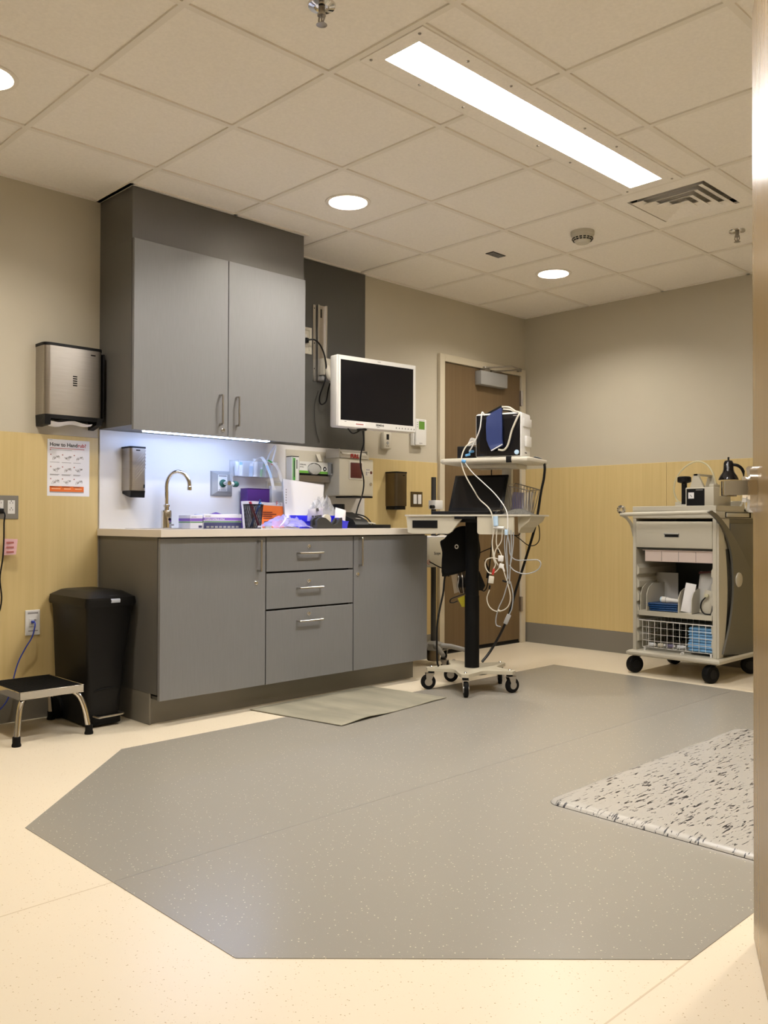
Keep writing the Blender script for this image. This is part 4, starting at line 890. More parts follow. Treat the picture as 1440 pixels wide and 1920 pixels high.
# wall controls
t = thing('room_sensor', 'small white wall control with dark display and round button', 'wall control', (0, 4.16, 1.447))
y0, y1 = PX(719, 825, .03).y, PX(734, 825, .03).y
M().box((.0005, y0, 1.452), (.032, y1, 1.566), .007, 3).build('case', 'cream_plastic', t)
yc = (y0+y1)/2
M().box((.032, yc-.012, 1.515), (.0328, yc+.012, 1.552)).build('display', 'black_gloss', t)
M().lathe((.032, yc, 1.493), [(.011, 0), (.010, .003)], 20, (1, 0, 0)).build('button', 'grey_plastic', t)
for k in (-1, 1): M().lathe((.032, yc+k*.008, 1.472), [(.003, 0), (.003, .0015)], 8, (1, 0, 0)).build('small_button', 'black_matte', t)
t = thing('thermostat', 'white wall thermostat with a green screen beside the door frame', 'thermostat', (0, 4.46, 1.488))
y0, y1 = PX(777, 810, .035).y+.005, PX(798, 810, .035).y
M().box((.0005, y0-.012, 1.492), (.030, y1-.012, 1.60), .006, 3).build('base', 'white_plastic', t)
M().box((.0302, y0, 1.495), (.045, y1, 1.680), .006, 3).build('cover', 'white_plastic', t)
mat('lcd_green', (.10, .22, .03), .3, emit=(.16, .36, .04), es=.12)
M().box((.045, y0+.030, 1.608), (.0458, y1-.022, 1.664)).build('screen', 'lcd_green', t, label='green display')
M().box((.045, y0+.03, 1.670), (.0455, y1-.02, 1.673)).box((.045, y0+.035, 1.508), (.0455, y0+.065, 1.513)).build('print', 'print_grey', t)
for k in range(3): M().box((.045, y0+.012, 1.620+k*.016), (.0462, y0+.020, 1.626+k*.016)).build('button', 'print_grey', t)
t = thing('soap_dispenser', 'dark bronze soap dispenser on the wood wainscot by the light switches', 'soap dispenser', (WX, 4.2, 1.04))
y0, y1 = 4.155, 4.268
round_cover(M(), WX+.0005, .108, y0, y1, 1.066, 1.288, .02).build('cover', 'bronze' if 'bronze' in MATS else mat('bronze', (.16, .13, .09), .32, 1), t)
round_cover(M(), WX+.0005, .1095, y0-.002, y1+.002, 1.2885, 1.298, .02).build('cap', 'black_plastic', t)
round_cover(M(), WX+.0005, .10, y0+.004, y1-.004, 1.042, 1.0655, .02).build('spout_housing', 'black_plastic', t)
M().box((.108, y1-.05, 1.27), (.1088, y1-.03, 1.276)).build('badge', 'black_matte', t)
t = thing('light_switch', 'dark plate with two white rocker switches on the wainscot', 'light switch', (WX, 4.46, 1.065))
M().box((WX, 4.399, 1.066), (WX+.005, 4.519, 1.171), .0015, 1).build('plate', 'bronze', t)
for y0 in (4.422, 4.468): M().box((WX+.005, y0, 1.085), (WX+.009, y0+.035, 1.152), .0015, 1).build('rocker', 'white_plastic', t)
# ================================================================== rolling computer cart
AO = Vector((.993, 3.885, 0))
ROT = YAW-.47                                             # local +x runs along the cart's front, +y away from the user
A = Matrix.Translation(AO) @ Matrix.Rotation(ROT, 4, 'Z')
_fh = Vector((_f.x, _f.y, 0)).normalized()
def PC(x, y, dep=0):
    """pixel -> point on the upright plane through the cart pole (dep metres behind it)"""
    d = ray(x, y); return CAM + d*(((AO-CAM).dot(_fh)+dep)/d.dot(_fh))
def PF(x, y, yl):
    """pixel -> point on the upright plane local y = yl of the cart"""
    n_ = A.to_3x3() @ Vector((0, 1, 0)); o_ = A @ Vector((0, yl, 0)); d = ray(x, y); return CAM + d*((o_-CAM).dot(n_)/d.dot(n_))
def caster(t, x, y, h, r, ang, wheel='black_matte', name='caster', metal='steel', hubm='steel', ww=.025):
    """swivel caster: fork + wheel, wheel offset backwards"""
    dx, dy = math.cos(ang)*.018, math.sin(ang)*.018; nx, ny = -math.sin(ang), math.cos(ang)
    c = M().lathe((x, y, h-.012), [(.018, 0), (.018, .012)], 14).build(name, 'black_plastic', t)
    fk = M()
    for s_ in (-1, 1):
        o = Vector((nx, ny, 0))*s_*(.016 if ww < .03 else .006); tv = Vector((math.cos(ang), math.sin(ang), 0)); b_ = Vector((x, y, 0))
        fk.prism([b_+o-tv*.016+Vector((0, 0, h-.014)), b_+o+tv*.034+Vector((0, 0, h-.014)), b_+o+tv*.030+Vector((0, 0, r*1.05)), b_+o+tv*.010+Vector((0, 0, r*.85))], Vector((nx, ny, 0))*.002)
    fk.rbox((x+dx*.5, y+dy*.5, h-.015), (.05, .036, .003), (0, 0, ang)); fk.build('fork', metal, c)
    M().lathe(Vector((x+dx, y+dy, r+.001))-Vector((nx, ny, 0))*ww/2, [(r*.55, 0), (r*.93, .001), (r, .006), (r, ww-.006), (r*.93, ww-.001), (r*.55, ww)], 28, (nx, ny, 0)).build('wheel', wheel, c)
    M().lathe(Vector((x+dx, y+dy, r+.001))-Vector((nx, ny, 0))*(ww/2+.002), [(r*.5, 0), (r*.52, ww+.004)], 20, (nx, ny, 0)).build('hub', hubm, c)
    return c
t = thing('computer_cart', 'cream rolling computer cart with a black pole and five-caster base', 'cart', AO, 0)
# five-armed base plate
CA = [math.radians(a) for a in (-131, -59, 13, 85, 157)]
def base_poly(z):
    P = []
    for k in range(120):
        a = 2*math.pi*k/120
        dd_ = min(abs((a-c+math.pi) % (2*math.pi)-math.pi) for c in CA)
        rr = .262 if dd_ < .09 else .145
        if .09 <= dd_ < .63: q = (dd_-.09)/.54; rr = .262-.117*math.sin(q*math.pi/2)**.8
        P.append((AO.x+rr*math.cos(a), AO.y+rr*math.sin(a), z))
    return P
M().loft([base_poly(.108), base_poly(.126)]).build('base_plate', 'putty', t)
M().lathe((AO.x, AO.y, .094), [(.10, 0), (.11, .008), (.11, .014)], 24).build('under_plate', 'black_plastic', t)
for k, a in enumerate(CA):
    x, y = AO.x+.235*math.cos(a), AO.y+.235*math.sin(a)
    caster(t, x, y, .108, .043, [-2.2, -.75, 1.3, 2.2, -2.6][k])
    M().lathe((x, y, .126), [(.009, 0), (.009, .005), (.006, .009)], 12).build('bolt', 'chrome', t)
M().lathe((AO.x, AO.y, .126), [(.042, 0), (.042, .41), (.039, .41), (.039, .832)], 28).build('pole', 'black_matte', t, label='matt black column')
# worktop tray
def TA(p): return A @ Vector(p)
def abox(a, b, bev=0): 
    m = M(); m.box(a, b, bev); bmesh.ops.transform(m.bm, matrix=A, verts=m.bm.verts); return m
def aprism(poly, d):
    m = M(); m.prism(poly, d); bmesh.ops.transform(m.bm, matrix=A, verts=m.bm.verts); return m
tz = .992
ARC = [(-.35, -.17), (-.31, -.20), (.36, -.20), (.40, -.17), (.40, .18), (.36, .22), (-.31, .22), (-.35, .19)]
aprism([(x, y, tz) for x, y in ARC], (0, 0, .009)).build('tray', 'cream_plastic', t, smooth=False)
# aprons below the tray: slotted left one, plain right one, scoop at the end
m = aprism([(-.33, -.19, .990), (.02, -.19, .990), (-.05, -.19, .905), (-.07, -.19, .893), (-.29, -.19, .893), (-.32, -.19, .90)], (0, .014, 0)); m.build('apron', 'putty', t, smooth=False)
abox((-.29, -.1925, .925), (-.135, -.189, .968)).build('apron_slot', 'black_matte', t, label='black slot in the apron')
aprism([(.105, -.195, .990), (.315, -.195, .990), (.315, -.195, .892), (.12, -.195, .892), (.11, -.195, .895), (.105, -.195, .902)], (0, .014, 0)).build('apron', 'putty', t, smooth=False)
aprism([(.325, -.16, .990), (.40, -.16, .990), (.39, -.16, .965), (.345, -.16, .93), (.33, -.16, .90)], (0, .26, 0)).build('side_scoop', 'putty', t, smooth=False)
abox((-.03, -.198, .976), (.09, -.190, .989)).build('latch', 'black_plastic', t)
abox((-.09, -.11, .958), (.09, .11, .9915), .004).build('tray_mount', 'black_plastic', t)
# rear post and upper shelf
pz0, sz = 1.001, 1.292
abox((.115, .178, pz0), (.175, .212, sz), .006).build('rear_post', 'cream_plastic', t)
abox((.045, .19, pz0), (.051, .196, sz)).build('wire', 'black_plastic', t)
SH = [(-.16, -.095), (-.13, -.12), (.30, -.12), (.36, -.10), (.375, -.06), (.375, .24), (.34, .27), (-.13, .27), (-.16, .24)]
sm = M(); 
def shr(k, z): return [(.11+(x-.11)*k, .08+(y-.08)*k, z) for x, y in SH]
sm.loft([shr(.965, sz), shr(.99, sz+.005), shr(1, sz+.014), shr(.99, sz+.024), shr(.965, sz+.028)]); bmesh.ops.transform(sm.bm, matrix=A, verts=sm.bm.verts)
sm.build('upper_shelf', 'cream_plastic', t)
abox((-.02, .02, sz-.022), (.26, .215, sz-.0005), .004).build('shelf_bracket', 'cream_plastic', t)
abox((.245, -.124, sz-.004), (.275, -.105, sz+.032), .003).build('shelf_clip', 'black_plastic', t)
stop = sz+.028
# ---- patient monitor on the shelf
t = thing('patient_monitor', 'white patient monitor with a black screen on the cart shelf', 'patient monitor', TA((.16, .02, stop)))
x0, x1, y0, y1, z0, z1 = .050, .325, -.085, .075, stop+.0005, stop+.250
abox((x0, y0, z0), (x1, y1, z1), .014).build('case', 'white_plastic', t)
abox((x0+.008, y0-.004, z0+.008), (x1-.010, y0+.001, z1-.010), .003).build('screen', 'black_gloss', t, label='glossy black screen')
abox((x0+.030, y0-.0046, z0+.035), (x1-.045, y0-.0039, z1-.035)).build('display_area', 'black_gloss', t)
abox((x1, y0+.045, z0+.06), (x1+.012, y1-.02, z0+.12), .004).build('side_module', 'white_plastic', t); abox((x1, y0+.05, z0+.022), (x1+.001, y0+.085, z0+.028)).build('side_print', 'chalk_text', t)
abox((x1, y0+.02, z1-.08), (x1+.006, y1, z1-.03), .003).build('side_handle', 'white_plastic', t)
abox((x1-.05, y0-.0046, z1-.022), (x1-.025, y0-.0039, z1-.018)).build('maker_mark', 'print_grey', t)
mm = M().lathe(TA((x1-.028, y0-.004, z0+.026)), [(.013, 0), (.013, .006), (.008, .007)], 20, A.to_3x3() @ Vector((0, -1, 0))).build('dial', 'pale_blue', t, label='pale blue dial')
# connectors beside it
t = thing('lead_cluster', 'tangle of white monitor leads and blue plugs beside the patient monitor', 'leads', TA((-.02, 0, stop)))
rr = random.Random(5)
abox((-.075, -.05, stop+.0005), (.022, .06, stop+.075), .006).build('lead_block', 'black_plastic', t)
for k in range(5):
    p = [PC(875+rr.uniform(-6, 4), 852-k*3, .0), PC(872+k*2, 842-k*3, -.02), PC(884, 834-k*3, -.03), PC(897, 834-k*2, -.03)]
    M().tube(p, .0035, 7, smooth=4).build('lead', 'white_plastic', t)
for x_, y_ in ((877, 854), (884, 848)): M().cyl(PC(x_-4, y_, -.07), PC(x_+4, y_-2, -.06), .007, seg=10).build('plug', 'sky', t)
# cuff and cables
t = thing('pressure_cuff', 'navy blue blood pressure cuff draped over the patient monitor', 'blood pressure cuff', TA((.13, -.1, stop)))
ym = -.094
cuf = [[PF(*p, d_) for p in row] for row, d_ in ((((912, 779), (939, 764)), -.06), (((912, 783), (940, 765)), ym-.006), (((911, 800), (941, 800)), ym-.016), (((912, 825), (941, 822)), ym-.018), (((916, 836), (942, 832)), ym-.02), (((921, 845), (941, 833)), ym-.028))]
def cf(u, v):
    k = min(int(u*5), 4); f_ = u*5-k; a = cuf[k][0].lerp(cuf[k+1][0], f_); b = cuf[k][1].lerp(cuf[k+1][1], f_); return a.lerp(b, v)
M().grid(cf, 20, 6, .012).build('cuff', 'cuff_blue', t)
M().tube([PF(921, 845, ym-.036), PF(942, 833, ym-.036)], .003, 6).build('white_edge', 'paper', t)
def back(u, v): return PF(912+28*v, 779-16*v, -.06).lerp(PF(938+24*v, 764+11*v, .04), u)
M().grid(back, 8, 4, .010).build('back_fold', 'black_matte', t)
def cable(name, lab, pts, r, mt, cat='cable', dep=0, par=None, part='cord'):
    P = [(PF(p[0], p[1], p[3]) if len(p) > 3 else PC(p[0], p[1], p[2] if len(p) > 2 else dep)) for p in pts]
    if par is None: par = thing(name, lab, cat, P[-1])
    M().tube(P, r, 8, smooth=6).build(part, mt, par); return par
c = cable('cuff_hose', 'pale grey cuff hose looping over and across the monitor screen', [(941, 763, 0, -.085), (955, 764, 0, -.07), (966, 771, 0, -.07), (974, 774, 0, -.105), (969, 785, 0, -.115), (960, 806, 0, -.115), (955, 825, 0, -.113), (951, 837, 0, -.113), (944, 844, 0, -.113), (934, 843, 0, -.118)], .0055, 'cream_plastic', 'hose')
cable('', '', [(943, 767, 0, -.05), (958, 769, 0, -.04), (968, 776, 0, -.04)], .004, 'cream_plastic', par=c, part='short_hose')
c = cable('monitor_lead', 'white lead arching from the monitor corner down to the connectors', [(909, 779, 0, -.095), (904, 773, 0, -.10), (902, 788, 0, -.11), (900, 803, 0, -.115), (894, 820, 0, -.11), (886, 836, 0, -.10), (880, 846, 0, -.09)], .0038, 'white_plastic', 'cable')
c = cable('sensor_cable', 'long white sensor cable sweeping from the shelf past the laptop to the hook', [(897, 827, -.04), (885, 829, -.06), (873, 838, -.12), (866, 855, -.16), (866, 872, -.17), (874, 894, -.18), (889, 920, -.20), (899, 936, 0, -.16), (915, 951, 0, -.20), (922, 964, 0, -.212), (925, 985, 0, -.212), (925, 1000, 0, -.208), (923, 1022, 0, -.205), (929, 1050, 0, -.205), (934, 1060, 0, -.205)], .0036, 'cream_plastic')
c = cable('thin_lead', 'thinner white lead running diagonally over the laptop to the hook', [(868, 862, -.17), (872, 868, -.17), (886, 886, -.18), (906, 905, -.19), (927, 925, 0, -.15), (944, 947, 0, -.19), (951, 963, 0, -.212), (952, 985, 0, -.212), (952, 1003, 0, -.208)], .0029, 'white_plastic')
M().cyl(PC(866, 864, -.17), PC(873, 866, -.175), .010, seg=12).build('clip', 'sky', c)
c = cable('cart_power_cord', 'thick black power cord hanging down the side of the computer cart to its base', [(1001, 858, .05), (1013, 861, .03), (1021, 872, 0), (1020, 895, 0), (1014, 925, 0), (1008, 965, 0), (1000, 1000, 0), (985, 1050, .0), (967, 1108, 0), (955, 1150, 0), (940, 1185, 0), (920, 1220, -.02), (904, 1241, -.05)], .0075, 'black_plastic', 'power cord')
c = cable('black_lead', 'thin black lead looping beside the thick power cord', [(960, 1000, -.02), (974, 1010, -.02), (990, 1022, -.02), (1003, 1022, -.015), (1011, 1012, -.01), (1011, 990, -.01), (1006, 975, -.01)], .0028, 'black_plastic')
cable('', '', [(974, 985, 0), (975, 1000, 0), (970, 1004, 0), (960, 1003, 0)], .0028, 'black_plastic', par=c, part='short_lead')
# hook and hanging bundle
hk = thing('lead_bundle', 'bundle of cream leads with white connectors hanging from the cart apron', 'leads', PF(935, 1145, -.209))
M().cyl(PF(929, 968, -.209), PF(930, 986, -.209), .013, seg=16).build('tape_wrap', 'pale_blue', hk); M().cyl(PF(926, 989, -.209), PF(945, 990, -.209), .008, seg=10).build('hook', 'white_plastic', hk)
for P in ([(928, 990), (923, 1015), (925, 1045), (929, 1058), (926, 1066)], [(932, 990), (931, 1020), (940, 1040), (941, 1055)], [(942, 992), (940, 1015), (930, 1030), (927, 1048), (933, 1058)],
          [(937, 1064), (928, 1073), (917, 1074), (910, 1062), (912, 1050), (922, 1046), (934, 1048)], [(918, 1106), (913, 1122), (918, 1138), (930, 1146), (944, 1144), (954, 1135), (957, 1118), (952, 1095), (945, 1072), (944, 1062)]):
    M().tube([PF(x, y, -.209) for x, y in P], .0030, 8, smooth=6).build('lead', 'cream_plastic', hk)
def cbox(c, w_, h_, d_, tilt, mt, nm, par, dep=-.212):
    p = PF(*c, dep); m = M(); m.box((-w_/2, -d_/2, -h_/2), (w_/2, d_/2, h_/2), .003)
    bmesh.ops.transform(m.bm, matrix=Matrix.Translation(p) @ Matrix.Rotation(YAW, 4, 'Z') @ Matrix.Rotation(tilt, 4, 'Y'), verts=m.bm.verts); return m.build(nm, mt, par)
cbox((939, 1047), .028, .032, .018, .05, 'white_plastic', 'connector', hk); cbox((940, 1061), .024, .026, .016, .3, 'white_plastic', 'connector_tail', hk)
cbox((921, 1087), .028, .040, .020, .12, 'cream_plastic', 'connector', hk); cbox((925, 1072), .012, .034, .012, .2, 'red', 'red_sleeve', hk)
cbox((918, 1101), .010, .022, .010, .15, 'black_plastic', 'strain_relief', hk); cbox((934, 1034), .008, .022, .008, -.1, 'black_plastic', 'strain_relief', hk)
cbox((936, 1145), .016, .010, .010, .5, 'cream_plastic', 'knot', hk); cbox((944, 1067), .010, .030, .008, -.35, 'white_plastic', 'clip', hk)
gt = thing('grey_tubing', 'bundle of grey tubing hanging beside the cream leads with a grey inline box', 'tubing', PF(950, 1170, -.209))
mat('tube_grey', (.40, .42, .43), .35, alpha=.75)
for P in ([(948, 990), (946, 1020), (950, 1060), (953, 1085)], [(953, 990), (950, 1025), (952, 1060), (951, 1090)], [(958, 994), (959, 1030), (957, 1060), (955, 1095)], [(963, 998), (962, 1025), (958, 1055)], [(953, 1090), (944, 1120), (935, 1140), (930, 1160), (931, 1172), (939, 1175)], [(957, 1090), (962, 1115), (960, 1140), (955, 1152)],
          [(950, 992), (955, 1020), (957, 1040), (968, 1050), (990, 1050), (1008, 1050), (1014, 1058), (1006, 1070), (985, 1076), (966, 1071), (955, 1060)]):
    M().tube([PF(x, y, -.209) for x, y in P], .0031, 8, smooth=6).build('tube', 'tube_grey', gt)
cbox((951, 1161), .022, .056, .016, .42, 'grey_plastic', 'inline_box', gt, -.212); cbox((946, 1090), .026, .010, .010, .3, 'black_plastic', 'tube_clamp', gt, -.215); cbox((949, 998), .016, .030, .014, 0, 'pale_blue', 'tape_wrap', gt, -.215)
c = cable('adapter_cord', 'black cord with a bundled tie and wedge power adapter behind the cart pole', [(924, 1000, .06), (920, 1040, .06), (916, 1080, .06), (913, 1100, .06), (908, 1108, .06), (902, 1106, .06)], .0035, 'black_plastic', 'power adapter')
m = M().prism([PC(893, 1072, .05), PC(899, 1071, .05), (PC(910, 1098, .05)), PC(905, 1107, .05), PC(893, 1107, .05)], _fh*.05).build('adapter', 'black_plastic', c)
for k in range(4): M().tube([PC(909+k, 1050+3*k, .06), PC(914+k*.6, 1066, .06), PC(912+k, 1084, .06)], .003, 6, smooth=3).build('cord_tie', 'black_plastic', c)
cable('', '', [(924, 1026, .06), (905, 1034, .06), (890, 1042, .05)], .003, 'black_plastic', par=c, part='short_cord')
# black rounded pouch
pt = thing('black_pouch', 'black rounded pouch with a white ring hanging behind the cart pole', 'pouch', PC(860, 1078, .11))
pp = [(829, 1078), (828, 1055), (829, 1035), (825, 1016), (833, 1010), (843, 998), (856, 989), (870, 986), (885, 989), (896, 1003), (901, 1030), (899, 1048), (893, 1060), (880, 1068), (860, 1075), (842, 1079)]
pp = [(q.x, q.y) for q in catmull([Vector((x, y, 0)) for x, y in pp], 3, True)]
def pr_(k, dep): 
    cx0, cy0 = 864, 1034; return [PC(cx0+(x-cx0)*k, cy0+(y-cy0)*k, dep) for x, y in pp]
M().loft([pr_(.90, .045), pr_(.98, .055), pr_(1, .08), pr_(1, .13), pr_(.92, .16)]).build('bag', 'black_matte', pt)
M().loft([[PC(856+r_*math.cos(2*math.pi*k/16), 1025+r_*1.15*math.sin(2*math.pi*k/16), d_) for k in range(16)] for r_, d_ in ((3.8, .046), (3.8, .040), (2.0, .040), (2.0, .046))], False, True).build('ring_mark', 'white_plastic', pt, label='white ring mark')
for k in range(3): M().rbox(PC(831+k*5, 1079, .08), (.014, .014, .012), (0, 0, YAW), .003).build('buckle', 'black_plastic', pt)
# electronics under the pouch
et = thing('clamp_assembly', 'metal clamp assembly with loose wires and a yellow tag under the black pouch', 'clamp', PC(855, 1128, .09))
mat('yellow', (.55, .48, .03), .5)
m = M().prism([PC(846, 1076, .10), PC(856, 1074, .10), PC(860, 1110, .10), PC(852, 1113, .10)], _fh*.02).build('bracket', 'steel', et)
for k in range(6): M().tube([PC(856+k*3, 1070, .09), PC(860+k*2.4, 1085+2*(k % 3), .07), PC(858+k*3.2, 1100, .085), PC(862+k*2.5, 1112, .09)], .0032, 6, smooth=4).build('wire', 'black_plastic' if k % 3 else 'steel', et)
M().rbox(PC(866, 1092, .10), (.05, .03, .06), (0, 0, YAW), .004).build('joint', 'black_plastic', et)
M().prism([PC(858, 1122, .09), PC(872, 1116, .09), PC(872, 1138, .09), PC(866, 1138, .09)], _fh*.004).build('tag', 'yellow', et, label='yellow tag')
M().tube([PC(875, 1112, .085), PC(858, 1118, .085), (PC(846, 1123, .085)), PC(844, 1129, .085), PC(850, 1130, .085), PC(858, 1127, .085)], .0035, 7, smooth=4).build('strap', 'black_plastic', et)
cable('floor_cable', 'black cable dropping from the pouch to the cart base', [(836, 1070, .09), (833, 1090, .08), (831, 1112, .06), (825, 1140, .03), (820, 1170, 0), (819, 1205, -.02), (820, 1240, -.03), (822, 1249, -.02)], .0058, 'black_plastic')
# ---- laptop, mouse, basket
tt = tz+.009
t = thing('laptop', 'black laptop open on the rolling cart tray', 'laptop', TA((-.03, -.05, tt)))
abox((-.175, -.185, tt+.0005), (.17, .05, tt+.018), .004).build('keyboard_base', 'black_plastic', t)
for r_ in range(4): abox((-.16, -.155+r_*.022, tt+.018), (.155, -.138+r_*.022, tt+.0195)).build('key_row', 'black_matte', t)
L0 = Matrix.Translation((-.002, .045, tt+.019)) @ Matrix.Rotation(math.radians(-27), 4, 'X')
m = M(); m.box((-.168, 0, 0), (.168, .010, .245), .004); bmesh.ops.transform(m.bm, matrix=A @ L0, verts=m.bm.verts); m.build('screen_lid', 'black_plastic', t)
m = M(); m.box((-.150, -.0010, .025), (.150, .0002, .228)); bmesh.ops.transform(m.bm, matrix=A @ L0, verts=m.bm.verts); m.build('screen', 'black_gloss', t, label='black screen')
t = thing('computer_mouse', 'black computer mouse with a silver band on the cart tray', 'mouse', TA((.205, -.12, tt)))
m = M(); m.loft([[(.205+.030*k_*math.cos(2*math.pi*k/20), -.12+.05*k_*math.sin(2*math.pi*k/20), tt+z_) for k in range(20)] for k_, z_ in ((.95, .0005), (1, .010), (.9, .022), (.55, .031), (.1, .033))]); bmesh.ops.transform(m.bm, matrix=A, verts=m.bm.verts); m.build('shell', 'black_gloss', t)
abox((.185, -.165, tt+.019), (.225, -.155, tt+.023), .001).build('band', 'chrome', t)
t = thing('wire_basket', 'open metal wire basket behind the laptop on the cart tray', 'basket', TA((.29, .06, tt)))
bx0, bx1, by0, by1, bz0, bz1 = .205, .330, .03, .16, tt+.002, tt+.165
m = M()
def wire(P, r=.0022): m.tube([TA(p) for p in P], r, 6)
wire([(bx0, by0, bz1), (bx1, by0, bz1-.03), (bx1+.02, by1, bz1-.02), (bx0, by1, bz1+.02), (bx0, by0, bz1)], .003)
MATS['wire_grey'] = mat('wire_grey', (.30, .28, .26), .35, 1); m.build('rim_wire', 'wire_grey', t)
for k in range(9):
    m = M(); u = k/8; top = bz1-.03*u
    wire([(bx0+(bx1-bx0)*u, by0, top), (bx0+.01+(bx1-bx0-.02)*u, by0+.02, bz0), (bx0+.01+(bx1-bx0-.02)*u, by1-.02, bz0), (bx0+(bx1-bx0+.02)*u, by1, bz1+.02-.04*u)]); m.build('wire', 'wire_grey', t)
for k in range(4):
    m = M(); v = (k+.5)/4; wire([(bx1, by0+(by1-by0)*v, bz1-.03), (bx1-.01, by0+.02+(by1-by0-.04)*v, bz0)]); m.build('wire', 'wire_grey', t)
mat('violet_pack', (.16, .14, .24), .4)
for k, (px_, py_, w_, mt, lb) in enumerate(((.240, .10, .07, 'violet_pack', 'violet packet standing in the wire basket'), (.298, .09, .06, 'clear', 'clear film packet standing in the wire basket'))):
    pack('supply_packet', lb, TA((px_, py_, tt+.07)), (w_, .12, .03), (0, .1, ROT+.1), mt)
mat('mesh_cloth', (.10, .095, .08), .8, var=(120, .5, (1, 1, 1)))
m = M(); m.grid(lambda u, v: TA((.235+.16*u, -.16+.12*v, tt+.001+.032*math.sin(math.pi*min(1, u*1.05))**.7*math.sin(math.pi*v)**.6 if 0 < u < 1 and 0 < v < 1 else tt+.001)), 14, 8, .002)
o = m.build('net_cloth', 'mesh_cloth'); tag(o, 'folded grey mesh cloth lying on the cart tray before the basket', 'cloth')

# ================================================================== scope stand behind the cabinets
SX, SY = .27, 4.35
t = thing('scope_stand', 'grey rolling stand with a labelled beige box behind the base cabinets', 'stand', (SX, SY, 0))
M().cyl((SX, SY, .13), (SX, SY, .66), .018, seg=18).build('lower_pole', 'tape_grey', t); M().cyl((SX, SY, .856), (SX, SY, 1.26), .017, seg=18).build('upper_pole', 'tape_grey', t)
M().lathe((SX, SY, .10), [(.045, 0), (.055, .01), (.055, .045), (.03, .06), (.022, .062)], 24).build('hub', 'grey_plastic', t); M().lathe((SX, SY, .03), [(.04, 0), (.045, .01), (.045, .07)], 24).build('weight', 'bronze', t)
for k in range(5):
    a = math.radians(40+72*k); ex, ey = SX+.235*math.cos(a), SY+.235*math.sin(a)
    M().tube([(SX+.03*math.cos(a), SY+.03*math.sin(a), .13), (SX+.12*math.cos(a), SY+.12*math.sin(a), .125), (ex, ey, .098)], .019, 12, r1=.015).build('leg', 'grey_plastic', t)
    caster(t, ex, ey, .086, .030, a+.8, 'black_matte')
M().box((.19, 4.21, .662), (.36, 4.54, .855), .004).build('box', 'putty', t)
M().box((.195, 4.215, .8555), (.355, 4.535, .866), .002, 1).build('paper_stack', 'paper', t)
words('Scope', .026, face_x((.3602, PX(814, 1036, .36).y, PX(814, 1040, .36).z)), 'chalk_text', 'label_print', t, .0007)
p = PX(804, 1054, .361)
M().loft([[(.3602+d_, p.y+r_*math.cos(2*math.pi*k/20), p.z+r_*math.sin(2*math.pi*k/20)) for k in range(20)] for r_, d_ in ((.016, 0), (.016, .0005), (.0125, .0005), (.0125, 0))], False, True).rbox((.3604, p.y, p.z), (.0005, .024, .003), (.8, 0, 0)).build('red_symbol', 'print_red', t)
M().box((SX-.03, SY-.02, 1.045), (SX+.035, SY+.055, 1.105), .004).build('clamp', 'white_plastic', t); M().cyl((SX+.02, SY-.05, 1.06), (SX+.02, SY-.02, 1.06), .012, seg=12).build('clamp_knob', 'black_plastic', t)
M().tube([(.37, 4.20, .70), (.40, 4.30, .655), (.41, 4.42, .66), (.42, 4.50, .70)], .004, 7, smooth=5).build('cord', 'black_plastic', t)
M().tube([(.33, 4.26, .876), (.34, 4.30, .870), (.33, 4.36, .880), (.35, 4.42, .871)], .004, 7, smooth=5).build('top_cord', 'black_plastic', t)
# ================================================================== supply cart by the far wall
X0, X1, Y0, Y1 = 1.355, 1.905, 5.05, 5.60
t = thing('supply_cart', 'beige medical supply cart with drawers and open shelves by the far wall', 'supply cart', (1.63, 5.33, 0))
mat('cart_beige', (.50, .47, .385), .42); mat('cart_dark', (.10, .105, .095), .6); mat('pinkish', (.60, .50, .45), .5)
# base board with bumper
M().loft([[(X0-.02+e, Y0-.05+e, z_), (X1+.04-e, Y0-.05+e, z_), (X1+.04-e, Y1+.03-e, z_), (X0-.02+e, Y1+.03-e, z_)] for e, z_ in ((.012, .118), (0, .128), (0, .140), (.012, .150))]).build('base_board', 'cart_beige', t)
for x_, y_, a_ in ((1.365, 5.085, -2.0), (1.872, 5.07, -1.9), (1.365, 5.55, 1.2), (1.872, 5.55, .6)): caster(t, x_, y_, .118, .053, a_, 'black_matte', 'caster', 'black_plastic', 'black_plastic', .046)
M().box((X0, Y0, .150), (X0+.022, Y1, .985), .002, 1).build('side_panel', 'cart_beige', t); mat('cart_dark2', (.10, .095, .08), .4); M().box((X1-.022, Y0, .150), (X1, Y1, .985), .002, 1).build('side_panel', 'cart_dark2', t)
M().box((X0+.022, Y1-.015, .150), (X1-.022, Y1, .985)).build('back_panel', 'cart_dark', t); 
M().lathe((1.665, Y1-.016, .605), [(.026, 0), (.026, .002)], 20, (0, -1, 0)).build('cable_hole', 'black_matte', t)
M().box((X1-.0225, Y0-.002, .151), (X1+.0004, Y0+.003, .985), .001, 1).build('front_trim', 'cart_beige', t)
# ladder of drawer runners inside
for k in range(6):
    for xx, s_ in ((X0+.022, 1), (X1-.022, -1)):
        z_ = .20+k*.085
        M().prism([(xx, Y0+.012, z_), (xx+s_*.016, Y0+.012, z_+.010), (xx+s_*.016, Y0+.012, z_+.045), (xx, Y0+.012, z_+.07)], (0, .45, 0)).build('runner', 'cart_beige', t, smooth=False)
